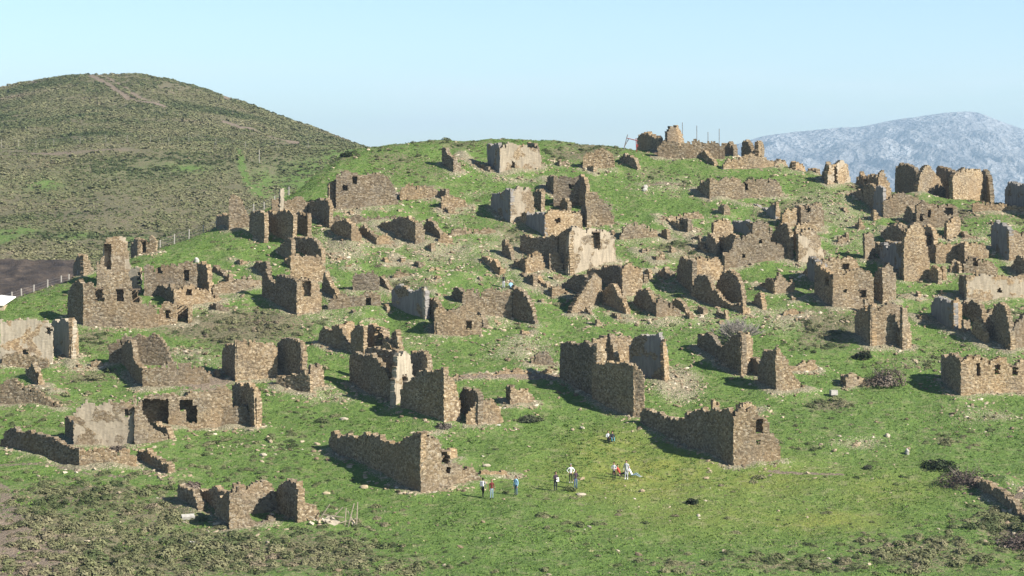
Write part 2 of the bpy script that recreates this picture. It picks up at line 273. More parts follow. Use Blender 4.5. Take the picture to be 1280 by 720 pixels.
RUINS = '''
@ broad many-storeyed ruin at the left with a tall dark doorway high up
s 85,402 104,411 / 84,356 92,355 98,352 104,352
s 104,411 198,408 / 104,352 112,352 118,355 119,362 130,361 134,356 144,356 152,358 158,356 162,360 170,363 174,374 182,380 190,379 198,384 / 120,361,129,376 / 145,361,155,376 / 164,362,173,378
s 121,376 165,372 / 121,320 128,317 130,322 132,334 140,338 150,336 160,342 165,348
p 130,360 164,356 / 130,298 138,297 150,295 158,299 162,318 164,335 / 130,306,138,336
@ small roofless stub with two openings behind the broad many-storeyed ruin
s 164,315 172,322 / 164,305 168,297 172,298
s 172,322 195,317 / 172,298 180,297 184,303 188,294 194,293 / 176,301,182,316
@ low stub of wall standing alone beside the wire fence at the left
s 92,341 104,346 / 92,328 98,321 104,318
s 104,346 117,341 / 104,318 108,321 113,325 117,330
@ ruin with a rounded whitewashed niche and square windows, right of the broad ruin
w 160,366 176,367 / 160,340 164,337 170,336 176,337 / 173,340,178,355
s 180,374 246,372 / 178,336 186,331 194,334 200,333 215,331 230,328 240,327 246,325 / 197,335,202,341 / 230,337,236,350
s 244,354 262,368 / 244,323 250,327 257,333 260,345 262,358
s 186,374 217,386 / 184,362 192,366 200,356 208,361 212,355 217,360
s 197,405 240,404 / 197,384 206,378 217,380 230,381 240,383 / 206,387,212,398 / 221,383,235,404
s 217,388 280,378 / 217,362 226,360 240,356 250,362 262,366 272,368 280,369 / 234,362,240,369
@ long low rubble wall with a dark stub, right of the square windowed ruin
s 266,368 330,360 / 264,352 276,348 290,350 305,347 318,349 330,347
s 315,344 334,350 / 315,334 320,326 326,329 332,323 334,326
s 262,350 285,352 / 262,338 268,333 274,336 280,340 285,346
@ roofless house with a bright whitewashed wall at the left edge of the photo
w 0,458 66,455 / 0,399 12,398 26,399 40,397 58,399 66,402 / 58,409,64,418 / 28,437,34,443
w 62,440 90,450 / 62,405 70,402 78,399 84,398 90,399
s 90,450 98,444 / 88,398 94,401 96,410 98,425
s 0,462 60,462 / 0,445 14,440 30,446 44,444 60,448
@ small triangular stub of wall on the terrace below the whitewashed house
s 32,482 49,486 / 32,460 36,466 41,456 45,466 49,480
s 48,486 56,485 / 45,460 49,462 53,468 56,478
@ rounded gable ruin with a crumbled dome-like top in the left of the village
s 136,456 216,462 / 138,432 143,427 150,424 160,422 170,421 182,420 195,419 203,425 209,434 214,444 216,456
s 150,456 178,485 / 150,438 155,430 161,428 165,432 167,448 172,458 178,464
s 178,488 262,486 / 178,464 190,457 205,455 222,456 240,458 258,458 262,466 / 224,482,230,491
@ long terraced facade with two black doorways below the rounded gable ruin
s 172,538 290,531 / 170,497 182,494 196,496 210,494 216,490 228,494 240,490 256,487 270,485 282,484 290,486 / 179,500,210,533 / 224,500,240,514 / 232,508,246,528
s 290,526 320,536 / 290,484 298,480 306,480 314,482 320,486
s 318,536 326,534 / 318,482 323,486 326,494
s 246,532 320,531 / 246,502 262,500 280,506 296,508 310,506 320,508
@ roofless plastered house with a wall niche behind the lower-left terrace wall
p 92,562 170,560 / 90,512 97,506 110,504 130,503 150,500 168,496 170,497 / 155,511,162,521
s 81,548 101,560 / 81,523 86,520 92,530 101,552
s 168,562 210,557 / 168,498 174,505 180,520 188,530 200,540 210,544 / 
s 185,545 212,556 / 185,534 195,532 205,534 212,538
@ dark stepped terrace wall along the lower-left edge with a lit stone front
s 0,562 99,589 / 0,541 14,540 28,542 44,543 58,544 64,549 80,558 99,562
s 99,589 170,588 / 99,562 120,561 140,562 158,563 170,563
s 169,577 211,598 / 169,563 182,566 196,575 211,582
s 210,598 220,596 / 209,581 215,583 220,590
@ square ruin with a blank sunlit wall and a dark inner right wall, left of centre
s 278,466 296,480 / 278,429 286,428 296,428
s 294,480 347,476 / 294,428 306,426 320,426 334,427 347,426
s 340,472 378,486 / 341,440 347,430 356,426 366,425 373,428 377,436 378,450
s 376,486 384,485 / 374,430 379,434 383,446 384,460
s 388,489 405,484 / 378,466 388,458 396,454 402,458 405,466
s 346,486 388,494 / 346,470 360,471 372,472 380,460 388,462
@ ruin with a dark notched side wall and two slit openings, left of centre
s 399,433 455,452 / 399,407 412,406 424,407 427,413 431,428 437,431 438,416 444,408 455,405
s 418,436 447,429 / 420,407 432,406 447,405
s 455,452 492,462 / 454,405 462,405 469,409 478,412 482,424 490,432 492,440 / 469,410,478,431
s 484,452 499,462 / 486,430 489,414 494,413 499,426
@ tall jumbled ruin with a white plaster pillar and dark interior, centre left
s 437,478 497,509 / 437,442 446,441 458,442 466,447 476,453 482,462 488,472 497,474
s 454,472 500,484 / 456,438 464,432 476,434 486,437 494,436 500,442
w 493,511 517,502 / 493,468 498,446 506,444 513,447 515,462 517,480 / 503,470,508,486
s 510,492 537,505 / 510,443 520,441 530,443 534,450 537,468
s 500,514 555,535 / 500,482 512,478 520,470 530,466 542,467 555,464
s 555,535 576,531 / 554,464 559,470 566,475 572,486 576,500
@ small ruin with an arched dark wall and sloping lit front, beside the jumbled ruin
s 573,524 598,536 / 573,491 581,487 590,487 598,492
s 583,536 629,534 / 583,520 591,508 598,497 604,500 612,504 620,508 629,513
@ lone squat block of wall on the grass beside the arched ruin, centre
s 632,504 638,511 / 632,483 638,482
s 638,511 668,508 / 638,482 650,482 666,483 668,488
@ long dark walled house by the walkers with a pale stepped front end
s 410,562 526,619 / 410,541 420,543 430,546 440,543 452,543 464,545 480,546 487,551 492,552 500,547 508,545 526,545
s 526,619 602,605 / 526,545 535,546 544,546 548,550 551,556 556,562 558,572 572,580 582,580 592,582 602,588 / 553,564,561,579 / 559,584,563,592
s 560,578 572,575 / 560,563 566,562 572,563
s 601,597 643,594 / 601,589 612,585 625,584 636,585 643,590
s 526,548 552,540 / 527,541 540,541 552,543
@ high twin-roomed ruin with long dark side walls and plastered inner room, centre
s 700,474 746,499 / 700,430 706,428 720,430 730,427 746,429
s 746,499 758,494 / 746,429 752,431 758,436
s 740,500 792,522 / 740,456 748,455 758,452 768,454 780,456 792,456
s 792,522 805,523 / 792,456 796,455 798,463 803,466 805,482
s 741,462 796,456 / 741,424 750,421 768,422 780,421 796,420
s 742,452 771,466 / 742,424 752,421 762,421 766,434 771,458
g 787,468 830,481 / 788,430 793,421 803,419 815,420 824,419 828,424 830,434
s 830,482 836,479 / 829,426 833,427 836,450
@ long low dark walled ruin with a pale square end, on the grass right of centre
s 800,532 917,581 / 801,514 810,513 820,518 832,521 845,522 855,521 857,513 870,512 885,513 892,510 900,512 917,511
s 917,581 976,579 / 917,511 930,508 938,507 946,511 951,521 960,522 963,538 970,548 976,562 / 945,523,953,541 / 945,551,949,556
s 926,520 948,512 / 926,507 940,506 948,510
s 891,520 900,518 / 891,500 897,500 900,501
@ dark walled ruin with a rounded stone pillar beside the bare grey shrub
s 872,440 928,470 / 872,415 882,416 893,421 897,429 907,429 914,420 925,415 928,414
s 926,470 941,466 / 926,415 932,416 938,420 941,432
s 936,470 949,472 / 936,450 942,443 949,446 / 
s 947,479 970,492 / 948,447 953,438 960,438 970,436
s 970,492 1008,489 / 970,436 974,438 977,447 983,452 990,466 998,475 1008,479
s 985,466 1022,464 / 985,452 996,454 1006,450 1020,451 1022,458
@ tiny remnant cube of wall in the grass left of the round brown bush
s 1050,477 1057,484 / 1050,467 1057,466
s 1057,484 1081,481 / 1057,466 1068,468 1076,470 1081,474
@ long ruin with a row of slit windows at the right edge of the photo
s 1177,477 1201,497 / 1177,443 1184,445 1190,443 1201,447
s 1201,497 1290,491 / 1201,447 1210,446 1222,443 1230,446 1238,452 1247,450 1256,446 1262,454 1270,455 1276,449 1290,448 / 1222,455,1226,469 / 1243,455,1249,468 / 1266,458,1271,469
p 1182,478 1200,472 / 1182,443 1192,445 1200,447
@ square ruined tower with broken right corner and a chimney-like stub on top
s 1069,422 1090,438 / 1069,385 1078,383 1090,383
s 1088,438 1130,434 / 1086,383 1098,384 1110,382 1130,385
s 1106,408 1128,418 / 1107,399 1114,389 1120,383 1128,385
s 1100,433 1128,440 / 1100,431 1110,421 1121,414 1128,417
s 1128,440 1139,437 / 1127,385 1132,384 1135,398 1139,422
s 1081,395 1087,394 / 1081,373 1087,373
@ grey plastered ruin with a crumbling inner wall, right side below the long pale wall
g 1164,397 1192,417 / 1164,376 1176,375 1192,376
s 1192,417 1203,415 / 1192,376 1198,374 1203,384
s 1199,402 1227,414 / 1203,379 1214,374 1221,378 1227,388
s 1204,421 1213,419 / 1204,401 1213,404
@ ruin with two broken gables and a deep dark room at the right edge
s 1214,428 1231,434 / 1214,402 1221,400 1226,406 1231,418
s 1225,426 1263,442 / 1226,409 1236,394 1246,385 1256,384 1260,392 1263,410
s 1262,442 1290,436 / 1262,416 1270,405 1280,396 1290,388
s 1222,405 1256,396 / 1220,400 1235,390 1256,382
@ long pale plastered wall near the right edge
s 1198,368 1208,379 / 1200,345 1208,346
p 1208,379 1292,372 / 1208,346 1225,347 1240,345 1260,346 1292,345 / 1247,361,1252,365
@ tall cubic ruin with a black round hole and a square pillar on its right
g 1008,348 1028,368 / 1008,323 1014,324 1020,329 1028,332
s 1018,372 1041,390 / 1018,330 1027,333 1034,339 1041,341 / 1031,347,1036,357
s 1027,350 1074,346 / 1027,321 1040,322 1050,323 1062,320 1070,325 1074,334 / 1054,330,1061,337
s 1041,390 1092,387 / 1041,341 1055,342 1064,338 1072,334 1080,338 1092,340 / 1076,362,1083,371 / 1056,361,1059,365
s 1087,378 1103,385 / 1087,362 1093,346 1098,338 1103,337
s 1103,385 1120,382 / 1103,334 1110,332 1119,335 1120,340
@ narrow high ruin with a gabled sunlit front and open slot, right of the pillared cube
s 1100,306 1130,318 / 1104,284 1110,280 1122,281 1130,288
g 1100,326 1132,347 / 1102,305 1118,304 1130,304
s 1130,354 1162,350 / 1130,290 1136,284 1144,280 1152,281 1156,290 1160,308 1162,330
s 1153,324 1168,332 / 1153,283 1160,280 1165,284 1168,300 / 1158,293,1164,306
s 1160,350 1172,358 / 1160,332 1166,333 1172,336
s 1126,350 1134,348 / 1124,338 1130,335 1134,342
@ slim free-standing pier of masonry in the grass left of the gabled narrow ruin
s 1081,326 1094,323 / 1082,292 1088,291 1092,293 1094,310
@ collapsed walls with broken arches right of the gabled narrow ruin
s 1170,334 1236,327 / 1172,305 1190,302 1205,303 1225,304 1236,307
s 1188,344 1199,343 / 1188,328 1194,326 1199,330
s 1205,346 1247,344 / 1205,330 1214,318 1222,326 1230,324 1238,326 1247,328 / 1216,322,1222,332
s 1180,326 1206,338 / 1180,318 1192,310 1200,304 1206,303
@ big blocky ruin at the right edge with grey shaded side
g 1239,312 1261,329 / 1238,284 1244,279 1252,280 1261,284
s 1261,329 1292,326 / 1261,284 1268,288 1280,290 1292,291
s 1240,286 1268,284 / 1240,277 1254,278 1268,282
s 1264,338 1284,348 / 1264,325 1272,318 1284,324
@ low crumbled walls with a white plaster spot below the skyline ruins, right
s 1146,290 1201,284 / 1144,260 1150,256 1157,254 1164,257 1175,255 1188,257 1196,260 1201,268 / 1160,262,1163,272 / 1181,259,1191,268 / 1150,268,1154,276
s 1128,276 1141,283 / 1129,266 1135,258 1141,262
w 1168,284 1178,282 / 1168,272 1173,270 1178,274
s 1183,300 1201,296 / 1183,276 1192,272 1201,274
@ ruin with a dark inner room and thin middle post, above the pillared cube
s 1092,326 1130,338 / 1102,306 1110,304 1120,304 1130,306
s 1102,300 1129,302 / 1104,291 1112,284 1118,282 1129,284
@ skyline ruin with a pointed gable between two dark walls, right
s 1119,225 1147,236 / 1120,207 1128,206 1138,206 1142,210 1147,216
s 1147,244 1182,242 / 1147,226 1151,214 1156,207 1160,204 1164,208 1170,216 1175,226 1182,238
s 1170,232 1191,241 / 1168,211 1175,210 1183,213 1191,213
s 1191,248 1229,246 / 1191,216 1200,214 1210,211 1218,213 1226,212 1229,220
s 1227,242 1238,249 / 1224,213 1230,212 1235,216 1238,236
@ square grey wall end standing on the skyline at the right edge
g 1256,255 1300,280 / 1255,231 1262,229 1272,230 1282,229 1300,230
@ skyline ruin of two sunlit pillars with a dark slot between them
s 1027,228 1036,233 / 1028,214 1032,204 1036,203
p 1035,234 1063,231 / 1035,203 1040,204 1044,207 1047,204 1055,203 1060,210 1063,226 / 1043,208,1046,232
@ crumbling ruin with a tall sunlit spike of wall, right of the two pillars
s 1063,252 1094,262 / 1063,240 1070,237 1078,238 1081,231 1088,229 1094,231
g 1092,266 1104,270 / 1092,240 1096,232 1100,230 1104,232
s 1098,258 1116,256 / 1098,226 1101,214 1104,212 1107,220 1112,226 1116,240
s 1104,271 1152,268 / 1104,244 1112,246 1120,240 1134,242 1146,246 1152,252
s 1070,230 1080,234 / 1070,222 1075,216 1080,222
s 1080,238 1098,244 / 1080,222 1087,218 1094,219 1098,226
@ collapsed reddish shed heap at the left end of the skyline ruins
s 796,188 825,190 / 796,172 800,167 808,166 815,170 820,173 825,176
@ pointed fang-shaped wall highest on the skyline
s 834,192 848,190 / 834,162 836,157 840,156 844,160 848,172
s 845,190 857,188 / 843,158 848,160 852,166 857,178
@ long low sunlit ruin wall along the skyline right of the fang-shaped wall
s 822,196 906,200 / 822,178 832,174 845,176 858,178 868,176 880,179 890,177 900,180 906,182
s 904,190 917,198 / 904,181 912,181 917,184
@ skyline ruin with a deep U-shaped break in its dark wall
s 927,192 948,198 / 927,180 932,178 936,180 940,188 943,187 946,179 948,178
s 948,199 956,197 / 948,178 952,178 955,182
s 904,212 968,212 / 904,200 920,198 940,194 955,198 968,206
@ row of three little broken blocks descending the ridge
s 968,212 986,211 / 968,204 975,200 982,203 986,206
s 986,208 995,214 / 986,204 993,202 995,204
s 995,216 1008,216 / 995,204 1001,204 1008,210
s 1008,216 1020,222 / 1008,211 1014,211 1020,214
@ small dark slab of wall on the green shoulder below the skyline
s 866,200 892,208 / 866,192 874,191 884,194 892,199
@ wide windowless ruin wall with a crack down it, below the skyline ruins
s 869,246 887,252 / 869,234 876,226 887,222
s 887,252 979,246 / 887,222 898,224 908,220 920,220 930,224 945,222 958,224 970,224 976,229 979,236 / 932,230,935,238
@ low brown ruin near the skyline left of the collapsed shed
s 729,212 768,213 / 729,189 738,190 750,186 758,188 768,190
s 768,211 796,216 / 768,204 774,198 782,194 790,196 796,202
s 730,214 742,217 / 730,208 742,206
@ solitary grey and ochre house alone high on the green crest, centre
g 609,205 625,217 / 609,179 617,179 625,181
p 625,217 676,210 / 625,179 640,178 655,179 664,180 670,184 676,196 / 640,203,643,212
s 657,200 671,207 / 657,183 662,178 668,179 671,186
s 671,208 677,207 / 670,180 674,184 677,194
@ narrow leaning pillar and low wall left of the solitary crest house
s 552,212 567,220 / 552,185 557,184 561,196 565,194 567,195
s 567,220 576,218 / 567,195 572,197 576,206
s 576,212 612,216 / 576,206 590,204 600,206 612,207
@ high ruin shell with a black window and broad rubble skirt, upper left of centre
s 411,262 425,258 / 411,229 416,226 421,228 425,222
s 420,264 498,258 / 421,218 428,216 434,214 445,215 455,216 462,215 470,218 480,220 488,226 494,236 498,250 / 441,220,446,230 / 429,232,434,238
s 457,234 475,244 / 457,221 464,216 471,218 475,222
@ low rubble wall running right across the green from the high shell
s 500,250 556,248 / 498,240 505,234 512,230 520,236 530,234 540,236 548,238 556,240
s 534,246 557,253 / 534,242 542,239 550,237 557,238
s 552,262 588,260 / 552,246 560,242 572,244 580,248 588,254
@ slender square tower at the far left of the upper village
s 270,286 286,292 / 271,271 278,268 286,270
s 286,292 312,290 / 286,247 292,244 300,245 304,256 308,262 312,266
@ ruin with a slim pale pillar and dark corner block, upper left
s 312,296 330,308 / 312,263 320,262 330,263
s 330,308 366,312 / 328,264 336,266 345,265 355,264 362,264 366,266
s 355,286 384,298 / 355,282 361,270 368,264 378,263 384,266
s 340,275 384,270 / 340,250 348,247 354,250 368,248 376,244 384,246
w 350,274 355,273 / 350,238 353,236 355,240
@ stone corner with sunlit face below the pale pillar ruin
s 335,316 365,328 / 335,318 348,312 356,302 365,297
s 365,330 402,332 / 365,297 375,296 388,298 396,304 402,312
@ long row of broken rooms with dark openings, upper left of centre
s 382,280 412,286 / 382,252 392,251 400,250 412,252
s 412,294 439,308 / 412,283 420,278 430,276 439,280
s 439,309 452,308 / 439,280 446,284 452,292
s 447,298 471,309 / 447,285 455,281 462,290 471,295
s 471,309 495,308 / 471,296 480,290 488,294 495,298
s 470,286 519,308 / 470,282 480,276 495,274 508,274 519,276
s 519,309 531,308 / 519,276 525,276 531,284
s 529,290 554,306 / 529,277 535,275 542,278 548,288 554,296
s 548,308 568,308 / 548,292 556,290 568,294
s 412,282 520,278 / 412,268 430,270 455,272 480,272 500,273 520,274
@ high corner of grey wall with a square window behind, left of centre
s 328,374 371,396 / 328,346 331,338 334,344 342,362 346,350 352,347 371,347
s 371,396 402,391 / 371,347 376,349 388,350 396,352 400,362 402,376 / 377,351,388,370
s 363,356 409,352 / 363,320 372,318 384,320 398,318 404,326 409,340
s 402,366 421,380 / 402,346 405,338 409,348 415,362 421,370
s 355,332 366,340 / 355,326 366,320
@ low broken walls with a small square gap right of the grey corner
s 410,392 476,389 / 410,374 420,372 432,370 446,374 458,368 468,370 476,370 / 457,372,463,383
@ rubble hump with a dark pointed niche in the middle of the upper slope
s 441,368 474,368 / 441,346 450,343 462,342 474,345
s 466,360 486,368 / 466,352 472,345 478,350 486,360
@ half-plastered ruin in deep shade with a pale pillar, centre
g 490,386 532,408 / 490,363 497,357 505,361 512,366 522,360 532,360
w 531,408 536,406 / 531,360 536,362
s 532,404 550,412 / 532,372 540,371 546,378 550,386
s 542,412 546,424 / 542,392 546,386
s 543,424 602,424 / 543,390 550,386 560,388 572,385 584,387 592,390 602,396 / 583,401,590,411
s 594,408 605,418 / 594,393 598,390 603,400 605,412
@ ruin with an ochre back wall and a dark trapezoid inner wall, centre
s 560,378 584,388 / 560,376 566,362 572,358 578,364 584,376
s 578,400 640,400 / 578,362 590,360 602,363 612,360 628,360 640,361
s 624,392 670,412 / 624,386 630,372 640,363 650,362 657,368 664,388 670,406
s 577,376 590,392 / 577,366 590,370
@ low round-topped dark wall beside two small figures, centre
s 598,332 625,346 / 598,323 606,322 616,326 625,332
s 625,346 632,345 / 625,332 632,338
@ thin triangular slab of wall standing alone in the grass, centre
s 627,322 640,328 / 628,302 631,300 635,310 640,326
@ two short sunlit walls with a dark doorway between, centre
s 640,332 657,344 / 640,328 648,324 657,326
s 657,344 681,341 / 657,326 664,316 670,314 678,318 681,326
s 680,328 688,334 / 680,320 688,318
s 687,341 704,340 / 687,318 694,316 700,320 704,334
@ low dark hooked wall in the grass behind the dark trapezoid ruin
s 650,348 667,360 / 650,344 658,346 667,346
s 667,360 686,364 / 667,347 676,352 686,360
@ blank grey plastered cube, left of the stepped tower ruin
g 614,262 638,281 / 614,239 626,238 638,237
p 638,281 669,276 / 638,237 650,237 662,237 666,244 669,260
s 664,260 677,269 / 664,245 670,238 677,242
@ second grey plastered cube lower and nearer, front of the stepped tower ruin
g 650,290 681,300 / 650,268 665,266 681,264
s 681,300 728,292 / 681,264 695,263 712,264 728,268 / 694,274,700,278
s 650,316 697,332 / 650,296 680,299 697,290
@ stepped tower ruin with a triangular slope of masonry on its right
s 682,236 692,246 / 682,224 687,222 692,224
s 692,262 734,262 / 692,223 705,222 720,221 730,222 734,240 / 711,231,716,236
s 719,258 733,268 / 719,224 724,220 730,224 733,232
s 732,284 772,284 / 732,240 738,238 746,240 752,250 760,260 766,270 772,281
s 697,263 710,272 / 697,256 704,248 710,252
s 709,276 719,284 / 709,268 714,264 719,266
s 719,286 728,285 / 719,266 724,263 728,262
s 726,276 733,288 / 726,262 730,250 733,254
s 698,280 712,278 / 698,268 704,262 712,268
@ pale plastered ruin with a narrow black window, front of the stepped tower
s 696,330 712,346 / 696,295 702,288 712,287
p 711,346 770,330 / 711,287 725,286 738,288 750,287 760,288 766,290 770,310 / 741,290,750,311
s 758,300 769,302 / 758,292 763,287 769,298
s 716,322 720,330 / 716,308 720,306
@ ruin with dark rear wall and sloping sunlit corner below the pale plastered ruin
s 734,347 778,373 / 734,336 750,334 766,332 778,331
s 778,378 803,374 / 777,331 786,331 795,334 803,336
s 691,356 734,376 / 691,364 704,354 715,346 734,345
s 714,396 752,380 / 714,384 722,374 730,364 736,350 740,344 748,343 752,346
s 744,386 782,398 / 744,378 750,362 760,357 768,358 774,370 782,384
s 726,392 737,399 / 726,388 731,383 737,388
@ sharp dark gable with sunlit rubble slope, right of the sloping corner ruin
s 792,384 820,401 / 792,378 798,366 804,361 810,364 816,376 820,384
s 820,402 856,398 / 820,374 826,372 834,378 842,384 850,388 856,396
s 836,386 858,394 / 836,382 844,373 850,376 858,388
@ stepped ruin with a dark triangular inner wall, right of centre upper slope
s 845,352 866,372 / 845,330 852,322 858,321 866,324
s 863,358 904,352 / 863,324 875,322 885,323 904,324
s 864,374 928,397 / 864,352 872,346 884,345 890,358 900,368 912,378 928,381
s 895,372 928,386 / 895,358 903,344 912,340 918,341 923,354 928,368
s 928,397 938,395 / 927,372 932,382 938,388
@ large ruin with grey inner plaster and a dark broken gable room, upper right of centre
s 872,312 882,318 / 864,286 870,288 876,302 882,314
s 880,320 895,322 / 880,296 887,292 895,298
s 892,310 916,306 / 892,277 902,275 916,276
s 890,312 920,330 / 890,300 905,292 920,290
g 915,300 941,306 / 915,278 928,276 941,276
s 903,336 986,327 / 903,320 914,312 918,302 926,296 940,294 941,278 950,278 961,279 963,303 970,305 978,308 986,316 / 950,300,953,304 / 928,318,931,322
s 962,313 987,329 / 961,300 968,288 976,280 984,279 987,286
s 902,334 906,345 / 902,318 906,316
@ U-shaped shaded wall remnant and small pier above the large plastered ruin
s 897,272 905,276 / 897,256 905,255
s 905,276 913,275 / 905,256 911,255 913,262
g 940,272 970,278 / 941,255 946,253 950,258 960,260 966,254 970,251
s 970,278 975,277 / 970,251 973,252 975,264
@ tall pale plastered wall beside the dark broken gable room
s 984,310 998,322 / 990,292 994,288 998,287
p 998,332 1030,326 / 998,287 1010,287 1018,289 1024,300 1028,312 1030,322
s 996,292 1030,288 / 1000,280 1010,276 1020,278 1030,284
@ small windowed ruin with dark slits on the upper right slope
s 978,286 996,284 / 980,262 986,258 990,264 996,258
s 993,276 1001,284 / 993,258 1001,257
s 1001,284 1030,282 / 1001,257 1010,258 1020,254 1028,256 1030,264 / 1009,260,1012,265
@ sprawling rubble wall with a dark pier, upper slope right of the tower ruin
s 822,288 850,290 / 820,280 828,276 838,277 850,274
s 846,282 860,293 / 846,276 852,272 860,274
s 860,292 866,290 / 858,272 864,278 866,284
s 775,304 822,300 / 775,290 785,280 792,278 800,279 812,284 822,288
s 824,280 880,277 / 824,272 840,268 860,265 880,267
s 813,326 820,331 / 813,320 820,321
s 820,331 831,330 / 820,322 826,316 831,318
s 822,296 834,302 / 822,288 828,286 834,290
@ small square lit wall with a gable, left of the pillared cube
s 945,362 968,370 / 945,360 958,350 968,347
s 967,370 993,367 / 967,347 974,341 980,346 984,352 993,350
@ thin dark leaning stub among stones, right of centre
s 932,388 956,394 / 932,384 940,378 944,367 949,366 953,376 956,388
s 890,396 902,402 / 876,394 890,391 902,394
@ roofless low house with sunlit walls and grassy room at the lower left
s 223,627 247,642 / 223,608 232,609 240,616 247,628
s 242,640 280,646 / 236,610 250,612 265,613 280,612
s 268,650 288,658 / 268,640 274,622 282,613 288,612
s 287,662 345,656 / 287,607 298,605 303,618 308,638 315,650 330,652 345,645
s 292,642 346,636 / 292,606 305,604 320,603 345,604
s 335,640 373,654 / 336,634 342,614 352,606 362,604 370,605 373,610
s 372,658 402,654 / 366,612 374,618 386,624 396,628 402,640
@ stretch of low drystone field wall across the slope, centre
s 560,474 690,468 / 560,469 580,467 610,469 640,465 665,466 690,461
@ mound of fallen masonry left of the twin-roomed ruin
s 664,460 694,458 / 664,448 672,442 682,440 694,448
@ dark retaining wall with gully at the lower right edge
s 1210,606 1292,662 / 1214,600 1226,603 1240,611 1254,621 1268,631 1280,641 1292,650
s 1256,618 1292,624 / 1256,612 1270,611 1292,610
@ low earth-brown terrace wall under the triangular stub at the left edge
s 0,506 78,512 / 0,475 15,474 30,482 45,484 58,492 70,500 78,508
@ broken curved terrace rubble below the white lower-left house corner
s 216,508 250,506 / 204,500 216,503 230,496 250,498
@ low rubble terrace edge on the green left of the grey plastered cubes
s 560,299 620,296 / 560,290 580,287 600,289 620,285
@ low rubble bank behind the square grey wall end, right skyline
s 1216,268 1292,270 / 1216,256 1235,252 1260,256 1292,258
@ scattered low wall footings below the dark gable, right of centre
s 868,408 900,410 / 868,402 880,399 892,402 900,404
s 980,398 1012,396 / 980,390 992,387 1004,389 1012,391
@ small broken footing among stones left of the twin-gabled deep room
s 1150,404 1162,402 / 1150,396 1156,392 1162,396
s 1142,398 1150,404 / 1142,394 1150,394
@ low wall fragments on the stony slope left of the ochre back wall
s 488,352 520,350 / 488,342 500,338 512,341 520,345
s 536,345 552,343 / 536,338 545,334 552,338
@ short stump of wall beside the low hooked wall, centre
s 690,372 706,370 / 690,360 698,355 706,362
s 684,366 690,372 / 684,362 690,360
'''
# ------------------------------------------------------------------ ground mesh of the near hill
def grid_mesh(name, X, Y, Z, mat, attrs):
    n, m = X.shape
    v = np.stack([X, Y, Z], -1).reshape(-1, 3)
    idx = np.arange(n*m).reshape(n, m)
    q = np.stack([idx[:-1, :-1], idx[:-1, 1:], idx[1:, 1:], idx[1:, :-1]], -1).reshape(-1, 4)
    me = bpy.data.meshes.new(name); me.vertices.add(len(v)); me.vertices.foreach_set('co', v.ravel())
    me.loops.add(q.size); me.loops.foreach_set('vertex_index', q.ravel())
    me.polygons.add(len(q)); me.polygons.foreach_set('loop_start', np.arange(0, q.size, 4)); me.update(calc_edges=True)
    me.polygons.foreach_set('use_smooth', np.ones(len(q), bool))
    for k, a in attrs.items():
        at_ = me.attributes.new(k, 'FLOAT', 'POINT'); at_.data.foreach_set('value', a.astype(np.float32).ravel())
    me.materials.append(mat)
    o = bpy.data.objects.new(name, me); C.objects.link(o); o['kind'] = 'structure'; return o

M['lintel'] = flat('old timber', (.16, .12, .085), sc=9)
